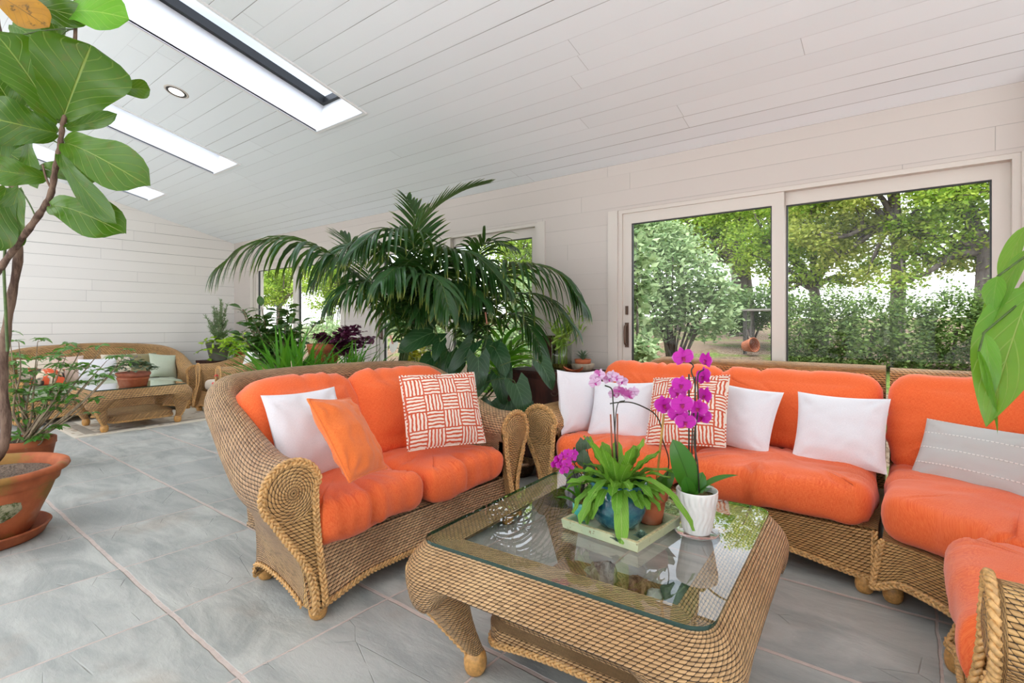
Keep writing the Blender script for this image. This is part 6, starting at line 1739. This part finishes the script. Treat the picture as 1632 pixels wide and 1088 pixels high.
tree('garden_tree', 'tallest dark-trunked tree in the middle of the right pane', 1428, 11.0, 2.9, .11,
     [(-.9, .1, 2.3, .45), (1.0, .1, 2.2, .45), (-.4, -.2, 2.0, .4), (.5, -.2, 2.1, .4), (-1.2, 0, 2.8, .5), (1.5, -.3, 1.85, .35), (.1, -.5, 1.9, .3)] + tips(tr_, 9, 1.5, 2.7, 4.9, .5, .8), 26000, .07, 'o_tree2', 5)
tree('garden_tree', 'tree whose grey trunk stands at the right edge of the right pane', 1565, 10.6, 2.4, .13,
     [(-.7, .1, 2.1, .4), (.7, .1, 2.2, .4), (-.3, -.1, 2.5, .45), (-1.1, -.2, 1.8, .35), (.4, -.3, 1.75, .3)] + tips(tr_, 8, 1.3, 2.6, 4.7, .5, .8), 20000, .07, 'o_tree', 6)
tree('garden_tree', 'slender tree outside the left half of the right-hand door', 1085, 15.5, 3.3, .12,
     tips(tr_, 9, 1.8, 3.6, 5.6, .6, .9), 16000, .09, 'o_tree', 7)
tree('garden_tree', 'green tree seen through the middle door behind the palms', 815, 11.0, 2.0, .11,
     tips(tr_, 10, 1.7, 2.3, 4.8, .6, .9), 18000, .085, 'o_tree', 8)
tree('garden_tree', 'green tree seen through the farthest left door', 445, 12.0, 2.0, .14,
     tips(tr_, 10, 2.6, 2.3, 4.8, .7, 1.1), 18000, .10, 'o_tree', 9)
tree('garden_tree', 'broad green tree seen through the right half of the farthest left door', 525, 10.5, 1.9, .12,
     tips(tr_, 10, 2.0, 1.9, 4.6, .7, 1.0), 16000, .09, 'o_tree', 10)
def shrub(label, c, n, size, mat, seed, group='garden shrubs'):
    x, y = c[0][0], c[0][1]; S = thing('garden_shrub', label, 'shrub', (x, y, mound(x, y)), 0, group); sb = MB(); rg = random.Random(seed)
    for q in c:
        for k in range(4): e = Vector((q[0] + rg.uniform(-.5, .5) * q[3], q[1] + rg.uniform(-.5, .5) * q[4], q[2] + rg.uniform(-.2, .7) * q[5])); s0 = Vector((x + rg.uniform(-.1, .1), y, mound(x, y))); sb.tube([s0, s0.lerp(e, .5) + Vector((0, 0, .1)), e], lambda k: (.022, .015, .006)[k], 5)
    sb.build('stems', M['o_bark'], S, world=True); cloud_obj('foliage', leafcloud(c, n, size, seed, .5, shell=.45), M[mat], S)
def at_y(px, py, Y): r_ = ray(px, py); q = Y / r_.y; return (r_.x * q, Y, CAMH + r_.z * q)
p = at_y(1075, 440, 7.6); shrub('large loose shrub, leaves paled as by glass reflection, in the left pane of the right-hand door', [p + (.75, .55, .62), at_y(1040, 500, 7.4) + (.5, .45, .45), at_y(1125, 500, 7.6) + (.5, .45, .42), at_y(1060, 385, 7.8) + (.5, .45, .40), at_y(1030, 350, 8.0) + (.35, .35, .35), at_y(1140, 455, 7.5) + (.3, .3, .3)], 9000, .085, 'o_shrub', 21)
p = at_y(1005, 440, 5.6); shrub('tall olive-green shrub close outside the left stile of the right-hand door', [p + (.28, .30, .60), at_y(1012, 560, 5.4) + (.30, .25, .22), at_y(1000, 360, 5.8) + (.26, .28, .3)], 2600, .10, 'o_shrub', 22)
p = at_y(1205, 490, 10.2); shrub('rounded dark green bush left of the door mullion under the thick trunk', [p + (.75, .6, .42), at_y(1165, 505, 10.0) + (.5, .45, .35)], 7000, .07, 'o_dark', 23)
p = at_y(700, 520, 6.6); shrub('wide grey-green shrub outside the left half of the middle door', [p + (1.1, .6, .55), at_y(640, 500, 6.8) + (.9, .6, .5)], 7000, .08, 'o_shrub', 24)
p = at_y(815, 560, 6.0); shrub('bush with leaves paled as by glass reflection outside the right half of the middle door', [p + (.7, .5, .55), at_y(850, 480, 6.4) + (.5, .5, .5)], 5000, .08, 'o_shrub', 25)
p = at_y(440, 545, 7.0); shrub('bush with leaves paled as by glass reflection low outside the farthest left door', [p + (1.0, .6, .45), at_y(520, 530, 7.0) + (.9, .6, .45)], 5000, .08, 'o_shrub', 26)
p = at_y(1120, 540, 6.8); shrub('low leafy ground shrub outside the left pane of the right-hand door', [(p[0], p[1], mound(p[0], p[1]) + .14, .55, .35, .16), (p[0] - .8, p[1], mound(p[0] - .8, p[1]) + .15, .5, .3, .18)], 2200, .07, 'o_dark', 27)
# garden bench frame, terracotta pot lying on the bank
px_ = at_y(1187, 552, 9.0); g0 = mound(px_[0], px_[1])
GPp = thing('fallen_pot', 'terracotta pot lying on its side on the mulch outside', 'pot', (px_[0], px_[1], g0 + .10)); b = MB()
b.lathe(potprof(.12, .08, .2, .012, .03), 28); o_ = b.build('pot', M['terra'], GPp); GPp.rotation_euler = (R(80), 0, R(60))
tbx = at_y(1225, 492, 9.4); GT = thing('garden_table', 'low grey table outside, partly hidden by the door mullion', 'table', (tbx[0] + .25, tbx[1], mound(tbx[0], tbx[1]))); hz_ = 1.17 + .027 * 8.4 - mound(tbx[0], tbx[1])
b = MB(); b.box(-.62, .62, -.3, .3, hz_ - .03, hz_); b.build('table_top', simple('weathered grey wood', (150, 142, 136), .7), GT, smooth=False)
for x in (-.56, .56):
    for y in (-.25, .25): b = MB(); b.box(x - .025, x + .025, y - .025, y + .025, -.08, hz_ - .03); b.build('leg', simple('dark table leg', (74, 70, 66), .6), GT, smooth=False)
